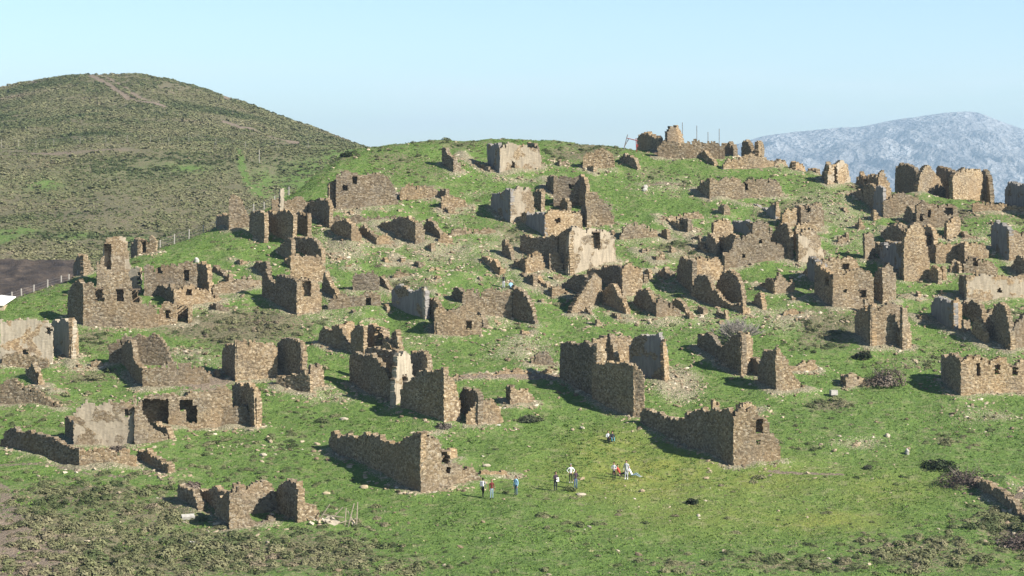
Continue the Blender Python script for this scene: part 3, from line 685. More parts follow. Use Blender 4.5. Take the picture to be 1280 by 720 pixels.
# walls first (their feet tell where stones lie), parsed below
segs = []          # world feet of every wall
def wall(parent, org, kind, b, top, holes, idx):
    (bx0, by0), (bx1, by1) = b
    if by1 > by0+1 and bx1-bx0 < 40: by0 = min(by0, by1-.62*(bx1-bx0))      # short side walls turned further back so their visible face falls in shade
    A = at(bx0, by0); B = at(bx1, by1); d = (B-A).to_2d(); Ln = d.length; d /= Ln
    nrm = Vector((-d.y, d.x));  nrm = nrm if nrm.y > 0 else -nrm          # away from the camera
    th = min(.6, max(.4, Ln*.25)); segs.append((A.x, A.y, B.x, B.y))
    x0, x1 = b[0][0], b[1][0]
    cu, cv = .22, .15; jt = .036 if kind == 's' else .014
    nu = max(2, int(round(Ln/cu))); cu = Ln/nu
    tx = [p[0] for p in top]; ty = [p[1] for p in top]
    cols = []
    lo = 1e9; hi = -1e9; rr = random.Random(idx*13+5); dev = 0
    for i in range(nu):
        p = A.to_2d()+d*(cu*(i+.5)); px = CX+F*p.x/p.y
        # heights follow the visible face only inside its pixel span
        yt = np.interp(px, tx, ty); zt = -(yt-HY)*p.y/F
        dev = dev*.84+rr.uniform(-.17, .17); e_ = min(i+.5, nu-i-.5)*cu
        zt += dev-.7*max(0, 1-e_/.7)*(((i > nu/2) == (idx % 2 == 0)) and nu > 8)+rr.uniform(-.09, .09)-(.45 if rr.random() < .05 else 0); g = float(ground(p.x, p.y))-.9
        cols.append((p, px, zt, g)); lo = min(lo, g); hi = max(hi, zt)
    nv = max(2, int(math.ceil((hi-lo)/cv)))
    solid = [[False]*nv for _ in range(nu)]; hol = [[0]*nv for _ in range(nu)]
    for i, (p, px, zt, g) in enumerate(cols):
        for j in range(nv):
            z = lo+cv*(j+.5)
            if z > zt or z < g: continue
            py = HY-F*z/p.y; ok = True
            for h in holes:
                if h[0]-rr.random() <= px <= h[2]+rr.random() and h[1]-1.6*rr.random() <= py <= h[3]+rr.random(): ok = False; hol[i][j] = 1 if h[2]-h[0] < 12 else 2; break
            solid[i][j] = ok
    vid = {}; v = []; f = []
    def vert(i, j, s):
        k = (i, j, s)
        if k not in vid:
            a = rr.uniform(-.32, .32)*cu; c = rr.uniform(-.3, .3)*cv; o = rr.uniform(-jt, jt)+.09*math.sin(i*cu*.9+idx)*math.sin(j*cv*.8+idx*2)
            q = A.to_2d()+d*(cu*i+a)+nrm*((0, th, th+.25, th+1.3)[s]+o)
            vid[k] = len(v); v.append((q.x-org.x, q.y-org.y, lo+cv*j+c-org.z))
        return vid[k]
    flip = (d.x*nrm.y-d.y*nrm.x) < 0
    def quad(a, b_, c, e): f.append((a, b_, c, e) if not flip else (a, e, c, b_))
    S = lambda i, j: 0 <= i < nu and 0 <= j < nv and solid[i][j]
    for i in range(nu):
        for j in range(nv):
            h_ = hol[i][j]
            if h_:                                        # closed recess added behind an opening so it stays dark
                s = h_+1; quad(vert(i, j, s), vert(i+1, j, s), vert(i+1, j+1, s), vert(i, j+1, s))
                H = lambda a, b: 0 <= a < nu and 0 <= b < nv and hol[a][b]
                if not H(i-1, j): quad(vert(i, j, 0), vert(i, j, s), vert(i, j+1, s), vert(i, j+1, 0))
                if not H(i+1, j): quad(vert(i+1, j, s), vert(i+1, j, 0), vert(i+1, j+1, 0), vert(i+1, j+1, s))
                if not H(i, j+1) and S(i, j+1): quad(vert(i, j+1, s), vert(i+1, j+1, s), vert(i+1, j+1, 0), vert(i, j+1, 0))
                continue
            if not solid[i][j]: continue
            quad(vert(i, j, 0), vert(i+1, j, 0), vert(i+1, j+1, 0), vert(i, j+1, 0))
            quad(vert(i+1, j, 1), vert(i, j, 1), vert(i, j+1, 1), vert(i+1, j+1, 1))
            if not S(i-1, j): quad(vert(i, j, 1), vert(i, j, 0), vert(i, j+1, 0), vert(i, j+1, 1))
            if not S(i+1, j): quad(vert(i+1, j, 0), vert(i+1, j, 1), vert(i+1, j+1, 1), vert(i+1, j+1, 0))
            if not S(i, j+1): quad(vert(i, j+1, 0), vert(i+1, j+1, 0), vert(i+1, j+1, 1), vert(i, j+1, 1))
    for h in holes:                                           # timber over the openings that still have one
        if 5 <= h[2]-h[0] <= 12 and h[3]-h[1] >= 8 and h[0] > x0+2:
            t_ = ((h[0]+h[2])/2-x0)/(x1-x0+1e-9); p = A.to_2d().lerp(B.to_2d(), t_); z = -(h[1]-HY)*p.y/F; w_ = (h[2]-h[0])*p.y/F
            mb = MB(); mb.box((p.x-org.x+nrm.x*.12, p.y-org.y+nrm.y*.12, z-org.z+.03), (w_+.35, .3, .14), math.atan2(d.y, d.x), .015); mb.build('lintel', M['lintel'], parent)
    if f: return meshobj('wall', v, f, M[kind], parent)

RU = []
cur = None
for ln in RUINS.strip().splitlines():
    ln = ln.strip()
    if not ln: continue
    if ln[0] == '@': cur = [ln[1:].strip(), []]; RU.append(cur); continue
    parts = [q.strip() for q in ln[2:].split('/')]
    P = [[tuple(map(float, w.split(','))) for w in q.split()] for q in parts]
    cur[1].append((ln[0], P[0], P[1], [(h[0][0], h[0][1], h[0][2], h[0][3]) for h in ([[x] for q in P[2:] for x in q])]))
cnt = 0
for lab, ws in RU:
    org = at(*ws[0][1][0]); e = empty('ruined_house', org, lab, 'ruin')
    if 'wall' in lab and ('drystone' in lab or 'terrace wall' in lab or 'retaining' in lab): e.name = 'terrace_wall'; e['category'] = 'wall'
    for k, b, tp, hs in ws: cnt += 1; wall(e, org, k, b, tp, hs, cnt)

# knee-high stubs of fallen walls between the houses
ST = [(1012,300),(1022,320),(1060,300),(1075,287),(1090,277),(1058,268),(1122,262),(1204,300),(1215,314),(1140,332),(1150,348),(1180,352),(1196,346),(1222,350),(1075,352),(1050,302),(1012,350),(1004,402),(988,380),(1130,374),(1148,376),(1180,372),(1240,376),(1100,376),
 (840,320),(850,342),(812,348),(800,322),(832,350),(806,358),(870,304),(770,404),(746,412),(862,404),(880,396),(908,404),(690,350),(676,382),(706,372),(655,352),(640,366),(602,352),(576,348),(545,356),(520,338),(500,330),(480,332),(430,338),(424,328),(412,322),(440,398),(462,404),(482,394),(545,376),(622,410),(650,424),
 (405,276),(440,268),(472,266),(496,268),(300,334),(285,356),(300,376),(270,390),(256,380),(215,472),(200,482),(115,458),(98,462),(66,492),(252,474),(272,474),(236,498),(700,208),(690,228),(760,300),(740,312),(1166,300),(1108,300),(960,300),(948,330),(1010,264),(930,262),(560,268),(590,312),(370,300),(392,345),(500,302),(540,318),(1250,300),(1270,365),(1230,410)]
rs = random.Random(21); USED = set()
def alias(lab):                                            # the shortest opening phrase of a label that no other ruin shares
    w = lab.replace(',', ' ,').split(); stops = ('with', 'at', 'in', 'on', 'beside', 'below', 'above', 'between', 'behind', 'right', 'left', 'near', 'under', 'of', 'along', ',', 'by', 'across', 'among', 'from', 'and', 'standing', 'descending', 'highest', 'running', 'lower', 'front', 'alone')
    for k in range(2, len(w)+1):
        if (k == len(w) or w[k] in stops) and w[k-1] not in stops:
            c = ' '.join(w[:k])
            if k >= 4 and sum(l.replace(',', ' ,').startswith(c) for l, _ in RU) == 1: return c.replace(' ,', '').split()[:11]
    return w[:10]
for i, (px, py) in enumerate(ST):
    hh = rs.uniform(5, 11+5*(px > 780)); w_ = rs.uniform(7, 18); k = 1000+i*2; px += rs.uniform(-3, 3)
    org = at(px, py); best = 1e9
    for lab, ws in RU:                                     # name the stub after the ruin it lies nearest to
        for _, b, _, _ in ws:
            mx_, my_ = (b[0][0]+b[1][0])/2, (b[0][1]+b[1][1])/2; q = math.hypot(px-mx_, 2*(py-my_))
            if q < best: best = q; near = lab; dx_, dy_ = px-mx_, 2*(py-my_)
    rel = ('right of' if dx_ > 0 else 'left of') if abs(dx_) > abs(dy_) else ('downhill of' if dy_ > 0 else 'uphill of')
    short = alias(near)
    base_l = '%s stub %s %s%s' % ('%s', rel, 'the ', ' '.join(short))
    for adj in ('low rubble', 'second rubble', 'third rubble', 'fourth rubble', 'fifth rubble', 'sixth rubble', 'seventh rubble'):
        lb = base_l % adj
        if lb not in USED: break
    USED.add(lb); e = empty('wall_stub', org, lb, 'wall', 'low wall stubs scattered between the ruined houses')
    if rs.random() < .6: wall(e, org, 's', [(px, py), (px+w_, py-rs.uniform(0, 3))], [(px, py-hh), (px+w_*.4, py-hh*rs.uniform(.6, 1.2)), (px+w_, py-hh*.35)], [], k)
    if rs.random() < .65 or not e.children: wall(e, org, 's', [(px-w_*.6, py-w_*.5), (px, py)], [(px-w_*.6, py-w_*.4-hh*.3), (px-w_*.2, py-hh*rs.uniform(.9, 1.4)), (px, py-hh)], [], k+1)

segs = np.array(segs)
def wall_dist(x, y):
    d = np.full(x.shape, 1e9)
    for x0, y0, x1, y1 in segs:
        l = (x1-x0)**2+(y1-y0)**2+1e-9; u = np.clip(((x-x0)*(x1-x0)+(y-y0)*(y1-y0))/l, 0, 1)
        d = np.minimum(d, np.hypot(x-x0-u*(x1-x0), y-y0-u*(y1-y0)))
    return d

def near_masks(x, y):
    px, py = topx(x, y, ground_raw(x, y))
    jx = px+26*fbm(x, y, 9, 31); jy = py+16*fbm(x, y, 7, 41)
    st = blobs(jx, jy, STONY); wd = wall_dist(x, y)
    st = np.maximum(st, .62*np.clip((500-py)/60, 0, 1)*np.clip((px-330)/60, 0, 1)*np.clip((py-200)/30, 0, 1)*np.clip(.45+1.9*fbm(x, y, 11, 7), 0, 1))
    st = np.maximum(st, .34*np.clip(2.4*fbm(x, y, 6, 19)-.05, 0, 1))
    st = np.maximum(st, .62*np.exp(-(wd/1.5)**2)*(.5+vn(x, y, 3.5, 77)))
    sc = blobs(jx, jy, SCRUBB)
    sc = np.maximum(sc, .66*np.clip((495-py)/60, 0, 1)*np.clip(2.4*fbm(x, y, 12, 27)+.35, 0, 1))
    c = crest(px); s = 610-(y-190)/KY
    sc = np.maximum(sc, np.clip((c-s)/30, 0, 1)*.8*(px < 460))
    sc = np.maximum(sc, np.clip((jy-735)/30, 0, 1)*.7)
    sc = np.where((px < 420) & (py > 400), np.maximum(sc, .22), sc)
    ea = blobs(jx, jy, EARTH)
    ea = np.maximum(ea,   .6*np.clip((jy-596-.93*jx)/10, 0, 1)*np.clip((160-jx)/20, 0, 1))
    for pts, w, s_ in (([(0, 583), (60, 585), (110, 596), (160, 600)], 2.5, .6), ([(960, 588), (1010, 592), (1055, 590)], 2.5, .7), ([(570, 474), (700, 470)], 3, .7), ([(1050, 548), (1110, 575), (1160, 605)], 6, .35)):
        ea = np.maximum(ea, s_*np.exp(-(segd(jx*.2+px*.8, jy*.2+py*.8, pts)/w)**2))
    ye = blobs(jx, jy, YEL)
    bank_shade = np.zeros_like(st)
    return st, sc, ea, ye, bank_shade, wd, px, py

cols = np.concatenate([np.arange(-420, -20, 10), np.arange(-20, 1300, 2.2), np.arange(1300, 1760, 10)])
rows = np.concatenate([np.arange(60, 150, 2.5), np.arange(150, 322, .5), np.arange(322, 380, 2)])
PX, YY = np.meshgrid(cols, rows); XX = (PX-CX)*YY/F
st, sc, ea, ye, bank_shade, wd, gpx, gpy = near_masks(XX, YY)
ZZ = ground(XX, YY)
ZZ = ZZ+.62*np.exp(-(wd/1.5)**2)*np.clip(vn(XX, YY, 3.5, 15)-.1, 0, 1)+.2*np.exp(-(wd/1.2)**2)*(vn(XX, YY, 1.1, 61)-.3)+.22*st*(vn(XX, YY, .8, 67)-.4)+.35*sc*(vn(XX, YY, 1.6, 71)-.4)
g_obj = grid_mesh('ground', XX, YY, ZZ, M['ground'], dict(stone=st, scrub=sc, earth=ea, yellow=ye, dark=bank_shade))
g_obj['label'] = 'green hillside with stony and scrubby patches'

# ------------------------------------------------------------------ hill behind on the left
BC = smooth_curve([(-900,230),(-300,150),(-100,124),(0,112),(40,101),(90,95),(180,95),(230,104),(300,128),(350,148),(400,166),(440,181),(500,200),(600,232),(900,300),(2300,340)], 14)
BY_ = np.arange(240, 1400, 2.0)
BP = np.interp(BY_, [240, 300, 340, 352, 362, 400, 520, 548, 560, 800, 900, 1400], [560, 440, 366, 350, 325, 300, 193, 187, 186, 95, 105, 420])
k = np.exp(-.5*(np.arange(-10, 11)/2.5)**2); k /= k.sum(); BPs = np.convolve(np.pad(BP, 10, 'edge'), k, 'valid')
def bhill_raw(x, y):
    px = CX+F*x/y; c = np.interp(px, *BC); p = np.interp(y, BY_, BPs)
    bench = np.maximum(186.5, c+2.5)
    up = bench-(186.5-p)*(bench-c)/(186.5-95)             # above the bench
    dn = bench+(p-186.5)*(366-bench)/(366-186.5)
    py = np.where(p > 186.5, dn, up)
    py = np.where(y > 800, c+(y-800)*.25, py)
    return -(py-HY)*y/F
def bhill(x, y):
    px, py = topx(x, y, bhill_raw(x, y)); k_ = np.clip((py-322)/6, 0, 1)*np.clip((125-px)/20, 0, 1)
    gul = -np.abs(fbm(x*1.0, y*.35, 34, 61, 3))*6*np.clip((y-330)/60, 0, 1)*np.clip((800-y)/120, .15, 1)
    return bhill_raw(x, y)+3.2*fbm(x, y, 60, 3, 3)+.9*fbm(x, y, 9, 23, 3)+gul+.9+k_*1.6*fbm(x, y, 3.2, 29, 4)
def b_masks(x, y):
    px, py = topx(x, y, bhill_raw(x, y)); jx = px+14*fbm(x, y, 30, 31); jy = py+9*fbm(x, y, 25, 41)
    sc = .72+.5*fbm(x, y, 40, 51)
    gr = blobs(jx, jy, [(410,235,60,30,.95),(470,200,60,20,1),(0,290,30,10,.9),(95,291,30,5,.7),(30,285,30,8,.6),(330,230,20,20,.5),(170,293,30,4,.6),(60,235,20,7,.4),(240,210,20,6,.35),(200,185,90,4,.3)])
    gr = np.maximum(gr, np.exp(-(segd(px, py, [(299, 190), (303, 212), (312, 228), (330, 240)])/3.6)**2))
    sc = sc-gr*.85
    ea = blobs(jx, jy, [(60,196,90,2.5,.62),(215,112,50,10,.42),(45,103,8,3,.9),(285,124,10,4,.7),(150,255,60,20,.22),(20,245,20,6,.4),(340,210,12,18,.45),(140,195,60,2.5,.6)])
    for pts, w, s_ in (([(112, 96), (128, 104), (150, 117), (178, 127), (206, 134)], 2.6, 1.0), ([(122, 95), (142, 104), (165, 117), (200, 129)], 1.8, .8), ([(278, 152), (310, 164), (345, 174), (372, 179)], 2.6, .95), ([(0, 189), (140, 189), (300, 187), (430, 186)], 1.3, .5),
                       ([(150, 270), (240, 262), (320, 250)], 1.6, .3)):
        ea = np.maximum(ea, s_*np.exp(-(segd(px, py, pts)/w)**2))
    st = .18+.35*np.clip(fbm(x, y, 30, 91)*2, 0, 1)
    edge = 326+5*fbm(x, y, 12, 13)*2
    bank_shade = np.clip((py-edge)/3, 0, 1)*np.clip((112-px)/10, 0, 1)*1.1  # bank at the hill foot, its shade painted as a dark patch
    return st, np.clip(sc, 0, 1), ea, np.zeros_like(st)+.12*(py < 186), bank_shade, px, py
cols = np.arange(-420, 800, 3.0); rows = np.concatenate([np.arange(250, 700, 1.1), np.arange(700, 830, 2.5), np.arange(830, 1390, 20)])
PX, YY = np.meshgrid(cols, rows); XX = (PX-CX)*YY/F
st, sc, ea, ye, bank_shade, _, _ = b_masks(XX, YY)
h_obj = grid_mesh('hill', XX, YY, bhill(XX, YY), M['ground'], dict(stone=st*.25, scrub=sc, earth=ea, yellow=ye, dark=bank_shade))
h_obj['label'] = 'rounded scrub-covered hill behind on the left'

# ------------------------------------------------------------------ far mountain and valley plain
def mountain():
    m, t, b = newmat('limestone mountain with snow')
    p = pos(t); n1 = noise(t, pos(t, (1.4, .5, 1)), .006, 10); n2 = noise(t, p, .035, 10); 
    col = ramp(t, n1, [(.35, (.165, .17, .19)), (.65, (.27, .265, .26))])
    s = math2(t, 'ADD', n1, n2); sx_ = N(t, 'SeparateXYZ'); t.links.new(p, sx_.inputs[0])
    s = math2(t, 'ADD', s, math2(t, 'MULTIPLY', sx_.outputs[2], .00055))
    col = mix(t, ramp(t, s, [(1.08, (0, 0, 0)), (1.22, (.75, .75, .75))]) if False else ramp(t, math2(t, 'SUBTRACT', s, .55), [(.55, (0, 0, 0)), (.76, (.36, .36, .36))]), col, (.52, .54, .58))
    t.links.new(col, b.inputs['Base Color']); bump(t, b, math2(t, 'ADD', n1, n2), 1, 60)
    prof = smooth_curve([(-900,262),(300,250),(600,232),(760,214),(860,198),(905,184),(932,178),(955,170),(985,165),(1020,163),(1055,160),(1090,156),(1115,150),(1150,145),(1180,140),(1200,138),(1222,140),(1240,147),(1262,156),(1290,166),(1360,182),(1500,205),(1800,240),(2300,262)], 8)
    cols = np.arange(500, 1900, 4.0); D = np.concatenate([np.linspace(6800, 9000, 120), np.linspace(9030, 10500, 30)])
    PX, YY = np.meshgrid(cols, D); XX = (PX-CX)*YY/F
    pr = np.interp(PX, *prof)+3.2*fbm(XX, XX*0, 170, 4, 5); zc = -(pr-HY)*9000/F
    u = np.clip((YY-6800)/2200, 0, 1); w = np.clip((10500-YY)/1500, 0, 1)
    Z = -75+(zc+75)*np.minimum(u**1.1, 1)*np.where(YY > 9000, w, 1)
    amp = 105*np.clip(np.sin(np.pi*u), 0, 1)**.7*(YY < 9000)
    rid = 1-np.abs(fbm(XX+.25*YY, YY*.3, 260, 3, 6)*4.4)
    Z = Z+amp*(rid*.8+fbm(XX, YY, 160, 8, 5)*.9-.35)*np.clip((zc+75)/300, 0, 1)
    Z += 5*fbm(XX, YY, 60, 77, 3)
    o = grid_mesh('mountain', XX, YY, Z, m, {}); o['label'] = 'hazy blue mountain streaked with snow'
mountain()
pl = MB(); pl.v = [(-9000, -2000, -78), (9000, -2000, -78), (9000, 11500, -78), (-9000, 11500, -78)]; pl.f = [(0, 1, 2, 3)]
plm = flat('valley floor', (.10, .12, .06), sc=.01); pl.build('valley_floor', plm)['kind'] = 'structure'

# air between the camera and the mountain
hz = MB(); hz.box((0, 4750, 155), (18200, 13700, 470)); hm = bpy.data.materials.new('pale air'); hm.use_nodes = True
ht = hm.node_tree; ht.nodes.remove(ht.nodes['Principled BSDF']); pv = ht.nodes.new('ShaderNodeVolumePrincipled')
pv.inputs['Color'].default_value = (.55, .78, 1, 1); pv.inputs['Density'].default_value = HAZE; pv.inputs['Anisotropy'].default_value = .2
ht.links.new(pv.outputs[0], ht.nodes['Material Output'].inputs['Volume'])
ho = hz.build('haze', hm); ho['kind'] = 'stuff'

# ------------------------------------------------------------------ instanced ground cover
def proto_leafy(n, r, h, leaf, seed, sharp=False):
    rr = random.Random(seed); v = []; f = []
    for i in range(n):
        t = rr.random()*2*math.pi; u = rr.random(); q = math.sqrt(rr.random())
        # on and just inside a lumpy dome
        ph = math.acos(1-u); lump = .78+.22*math.sin(3*t+seed)*math.cos(2*ph+seed)
        R_ = r*lump*(.8+.25*rr.random())
        c = Vector((R_*math.sin(ph)*math.cos(t), R_*math.sin(ph)*math.sin(t), h*lump*math.cos(ph)*(.85+.2*rr.random())))
        nn = Vector((c.x/r, c.y/r, c.z/h+.3))+Vector((rr.uniform(-.6, .6), rr.uniform(-.6, .6), rr.uniform(-.5, .5)))
        nn.normalize(); a = nn.cross(Vector((rr.uniform(-1, 1), rr.uniform(-1, 1), rr.uniform(-1, 1)))).normalized(); b = nn.cross(a); s = leaf*rr.uniform(.6, 1.3)
        k = len(v); v += [c-a*s, c+b*s*.7, c+a*s, c-b*s*.7]; f.append((k, k+1, k+2, k+3))
    return v, f
def proto_rock(seed):
    rr = random.Random(seed); bm = bmesh.new(); bmesh.ops.create_icosphere(bm, subdivisions=1, radius=1)
    for w in bm.verts: w.co *= rr.uniform(.7, 1.15)
    for w in bm.verts: w.co = Vector((w.co.x*1.0, w.co.y*rr.uniform(.7, .85), w.co.z*.55))
    bm.verts.index_update(); v = [tuple(w.co) for w in bm.verts]; f = [tuple(w.index for w in q.verts) for q in bm.faces]; bm.free(); return v, f
def proto_tuft(seed, n=9):
    rr = random.Random(seed); v = []; f = []
    for i in range(n):
        t = rr.random()*6.28; q = rr.random()*.8; c = Vector((q*math.cos(t), q*math.sin(t), -.1)); l = rr.uniform(.25, .6)
        t2 = rr.random()*6.28; w = rr.uniform(.14, .3); a = Vector((math.cos(t2), math.sin(t2), 0))*w
        top = c+Vector((rr.uniform(-.8, .8), rr.uniform(-.8, .8), l*.8+.1)); k = len(v); v += [c-a, c+a, top+a*.3, top-a*.3]; f.append((k, k+1, k+2, k+3))
    return v, f
def scatter(name, P, S, Rz, T, protos, mat, tilt=.25, label=None):
    """one object of ground cover: instances on points"""
    n = len(P); col = bpy.data.collections.new(name+'_kinds')
    for i, (v, f) in enumerate(protos):
        o = meshobj(name+'_kind', v, f, mat, link=False); col.objects.link(o)
    me = bpy.data.meshes.new(name); me.vertices.add(n); me.vertices.foreach_set('co', np.asarray(P, np.float32).ravel())
    a = me.attributes.new('size', 'FLOAT_VECTOR', 'POINT'); a.data.foreach_set('vector', np.asarray(S, np.float32).ravel())
    rot = np.stack([rng.uniform(-tilt, tilt, n), rng.uniform(-tilt, tilt, n), Rz], 1)
    a = me.attributes.new('turn', 'FLOAT_VECTOR', 'POINT'); a.data.foreach_set('vector', rot.astype(np.float32).ravel())
    a = me.attributes.new('tint', 'FLOAT', 'POINT'); a.data.foreach_set('value', np.clip(T, 0, 1).astype(np.float32))
    a = me.attributes.new('pick', 'INT', 'POINT'); a.data.foreach_set('value', rng.integers(0, len(protos), n).astype(np.int32))
    me.update(); o = bpy.data.objects.new(name, me); C.objects.link(o); o['kind'] = 'stuff'
    if label: o['label'] = label
    ng = bpy.data.node_groups.new(name, 'GeometryNodeTree')
    ng.interface.new_socket('Geometry', in_out='INPUT', socket_type='NodeSocketGeometry'); ng.interface.new_socket('Geometry', in_out='OUTPUT', socket_type='NodeSocketGeometry')
    gi = ng.nodes.new('NodeGroupInput'); go = ng.nodes.new('NodeGroupOutput'); mp_ = ng.nodes.new('GeometryNodeMeshToPoints'); ip = ng.nodes.new('GeometryNodeInstanceOnPoints')
    ci = ng.nodes.new('GeometryNodeCollectionInfo'); ci.inputs['Collection'].default_value = col; ci.inputs['Separate Children'].default_value = True; ci.inputs['Reset Children'].default_value = True
    ip.inputs['Pick Instance'].default_value = True
    def na(nm, ty):
        q = ng.nodes.new('GeometryNodeInputNamedAttribute'); q.data_type = ty; q.inputs[0].default_value = nm; return [s for s in q.outputs if s.enabled][0]
    l = ng.links.new
    l(gi.outputs[0], mp_.inputs[0]); l(mp_.outputs[0], ip.inputs['Points']); l(ci.outputs[0], ip.inputs['Instance'])
    l(na('pick', 'INT'), ip.inputs['Instance Index']); l(na('turn', 'FLOAT_VECTOR'), ip.inputs['Rotation']); l(na('size', 'FLOAT_VECTOR'), ip.inputs['Scale']); l(ip.outputs[0], go.inputs[0])
    md = o.modifiers.new('scatter', 'NODES'); md.node_group = ng
    return o
def sample(n, x0=-60, x1=1340, y0=158, y1=322):
    y = np.sqrt(rng.uniform(y0**2, y1**2, n)); px = rng.uniform(x0, x1, n); return (px-CX)*y/F, y
BUSH = [proto_leafy(300, 1, .85, .115, s) for s in (1, 2, 3, 4)]
BUSHF = [proto_leafy(46, 1, .75, .30, s) for s in (5, 6, 7)]
ROCK = [proto_rock(s) for s in range(5)]
TUFT = [proto_tuft(s) for s in range(4)]
def vis(x, y):        # drop what lies well behind the crest
    px = CX+F*x/y; return (610-(y-190)/KY) > crest(px)-12

# grass tufts
x, y = sample(170000); st, sc, ea, ye, bank_shade, wd, gpx, gpy = near_masks(x, y)
k = vis(x, y) & (rng.random(len(x)) < (1-.75*np.clip(ea, 0, 1))*(1-.75*np.clip(sc, 0, 1))*(1-.6*st)*.75) & (wd > .35); x, y, st, sc, ye = x[k], y[k], st[k], sc[k], ye[k]
s = rng.uniform(.09, .23, len(x))*(1+.5*vn(x, y, 6, 3)); z = ground(x, y)-.02
T = .38+.7*fbm(x, y, 5, 81)+.5*fbm(x, y, 22, 83)+rng.normal(0, .08, len(x))+.22*ye+.25*st+.1*sc+np.where(rng.random(len(x)) < .05*(1+3*st), .35, 0)
scatter('grass', np.stack([x, y, z], 1), np.stack([s, s, s*rng.uniform(.5, 1.1, len(x))], 1), rng.uniform(0, 6.28, len(x)), T, TUFT, M['tuft'], label='rough spring grass over the whole slope')
# bushes of the near slope
x, y = sample(80000); st, sc, ea, ye, bank_shade, wd, gpx, gpy = near_masks(x, y)
k = vis(x, y) & (rng.random(len(x)) < .012+.12*st+.10*np.exp(-(wd/1.6)**2)+1.0*np.clip(sc, 0, 1)**1.4*(1-.5*np.clip(ea, 0, 1))) & (wd > .5); x, y, sc, ea = x[k], y[k], sc[k], ea[k]
s = rng.gamma(4.5, .075, len(x))*(.55+.75*sc)*np.interp(gpy[k], [420, 620], [.9, 1.35]); s = np.clip(s, .12, 1.05); z = ground(x, y)-.05
T = .46+1.0*fbm(x, y, 8, 87)+rng.normal(0, .15, len(x))+.25*ea
scatter('low_scrub', np.stack([x, y, z], 1), np.stack([s*rng.uniform(.8, 1.4, len(x)), s*rng.uniform(.8, 1.3, len(x)), s*rng.uniform(.6, 1, len(x))], 1), rng.uniform(0, 6.28, len(x)), T, BUSH, M['scrub'], label='low cushion scrub on the slope')
# loose stones
x, y = sample(300000); st, sc, ea, ye, bank_shade, wd, gpx, gpy = near_masks(x, y)
k = vis(x, y) & (rng.random(len(x)) < .006+.95*np.clip(st-.15, 0, 1)**1.3+1.5*np.exp(-(wd/1.35)**2)*np.clip(vn(x, y, 3.5, 15)-.18, 0, 1)+.015*sc); x, y, st = x[k], y[k], st[k]
s = np.clip(rng.gamma(2.4, .046, len(x))*(1+.4*np.exp(-(wd[k]/1.4)**2)), .05, .36); z = ground(x, y)+s*.12+.30*np.exp(-(wd[k]/1.6)**2)*vn(x, y, 3.5, 15)
T = .42+rng.normal(0, .25, len(x))
scatter('loose_stones', np.stack([x, y, z], 1), np.stack([s*rng.uniform(.9, 1.5, len(x)), s, s*rng.uniform(.7, 1.3, len(x))], 1), rng.uniform(0, 6.28, len(x)), T, ROCK, M['rock'], .5, label='fallen stones and rubble around the ruins')
# scrub of the hill behind
n = 250000; y = np.sqrt(rng.uniform(262**2, 815**2, n)); px = rng.uniform(-330, 520, n); x = (px-CX)*y/F
st, sc, ea, ye, bank_shade, bpx, bpy_ = b_masks(x, y)
k = (rng.random(n) < .9*sc*(1-np.clip(ea*1.6, 0, 1))*(.35+.65*(vn(x, y, 9, 44) > .35))) & (bank_shade < .3); x, y = x[k], y[k]
s = np.clip(rng.gamma(6, .085, len(x)), .25, 1.3)*np.interp(y, [300, 800], [.8, 1.15]); z = bhill(x, y)-.1
T = .48+.7*fbm(x, y, 30, 88)+.35*(vn(x, y, 14, 99)-.5)+rng.normal(0, .07, len(x))-.25*blobs(*topx(x, y, bhill_raw(x, y)), [(180,290,130,7,1),(360,215,40,20,.8),(60,292,60,5,1)])
scatter('hill_scrub', np.stack([x, y, z], 1), np.stack([s*1.25, s*1.1, s*.8], 1), rng.uniform(0, 6.28, len(x)), T, BUSHF, M['scrub'], .2, label='dense olive scrub covering the hill behind')

# ------------------------------------------------------------------ single shrubs and boulders
def shrub(px, py, r, h, mat, label, name='shrub', leaf=.11, n=900, seed=0, rx=1):
    p = at(px, py); e = empty(name, p, label, 'bush')
    rq = random.Random(seed+50); v = []; f = []
    for i in range(7):
        a = i*2.4+seed; q = 0 if i == 0 else r*rq.uniform(.35, .62); k = rq.uniform(.42, .72); hk = rq.uniform(.5, 1.0) if i else 1
        v2, f2 = proto_leafy(n//6, r*k, h*hk, leaf, seed+i); o_ = len(v)
        v += [(w.x*rx+q*math.cos(a)*rx, w.y+q*math.sin(a), w.z) for w in v2]; f += [tuple(o_+m for m in g) for g in f2]; meshobj('foliage', v, f, mat, e)
    mb = MB()
    for i in range(9):
        a = i*.7+seed; mb.tube([(0, 0, -.3), (r*.3*math.cos(a), r*.3*math.sin(a), h*.4), (r*.65*math.cos(a), r*.65*math.sin(a), h*.75)], [.05, .035, .012], 4)
    mb.build('branches', M['twig'], e); return e
M['twig'] = flat('grey twigs', (.22, .19, .16), sc=8)
M['brownbush'] = flat('dry brown twigs', (.25, .20, .16), sc=3, var=.5)
M['darkbush'] = flat('dark evergreen leaves', (.035, .052, .022), sc=3, var=.5)
M['purplebush'] = flat('bare purplish twigs', (.20, .155, .135), sc=3, var=.5)
M['greybush'] = flat('grey green foliage', (.13, .15, .085), sc=3, var=.45)
shrub(1105, 480, 2.3, 2.5, M['brownbush'], 'large round dry brown bush in the grass right of the tiny wall cube', seed=3, n=2600, leaf=.09, rx=1.1)
shrub(1078, 447, 1.15, .95, M['darkbush'], 'dark green bush at the foot of the square ruined tower', seed=5)
shrub(1205, 607, 2.3, 2.4, M['purplebush'], 'purplish bare bush at the head of the gully, lower right', seed=6, n=2200, leaf=.08, rx=1.1)
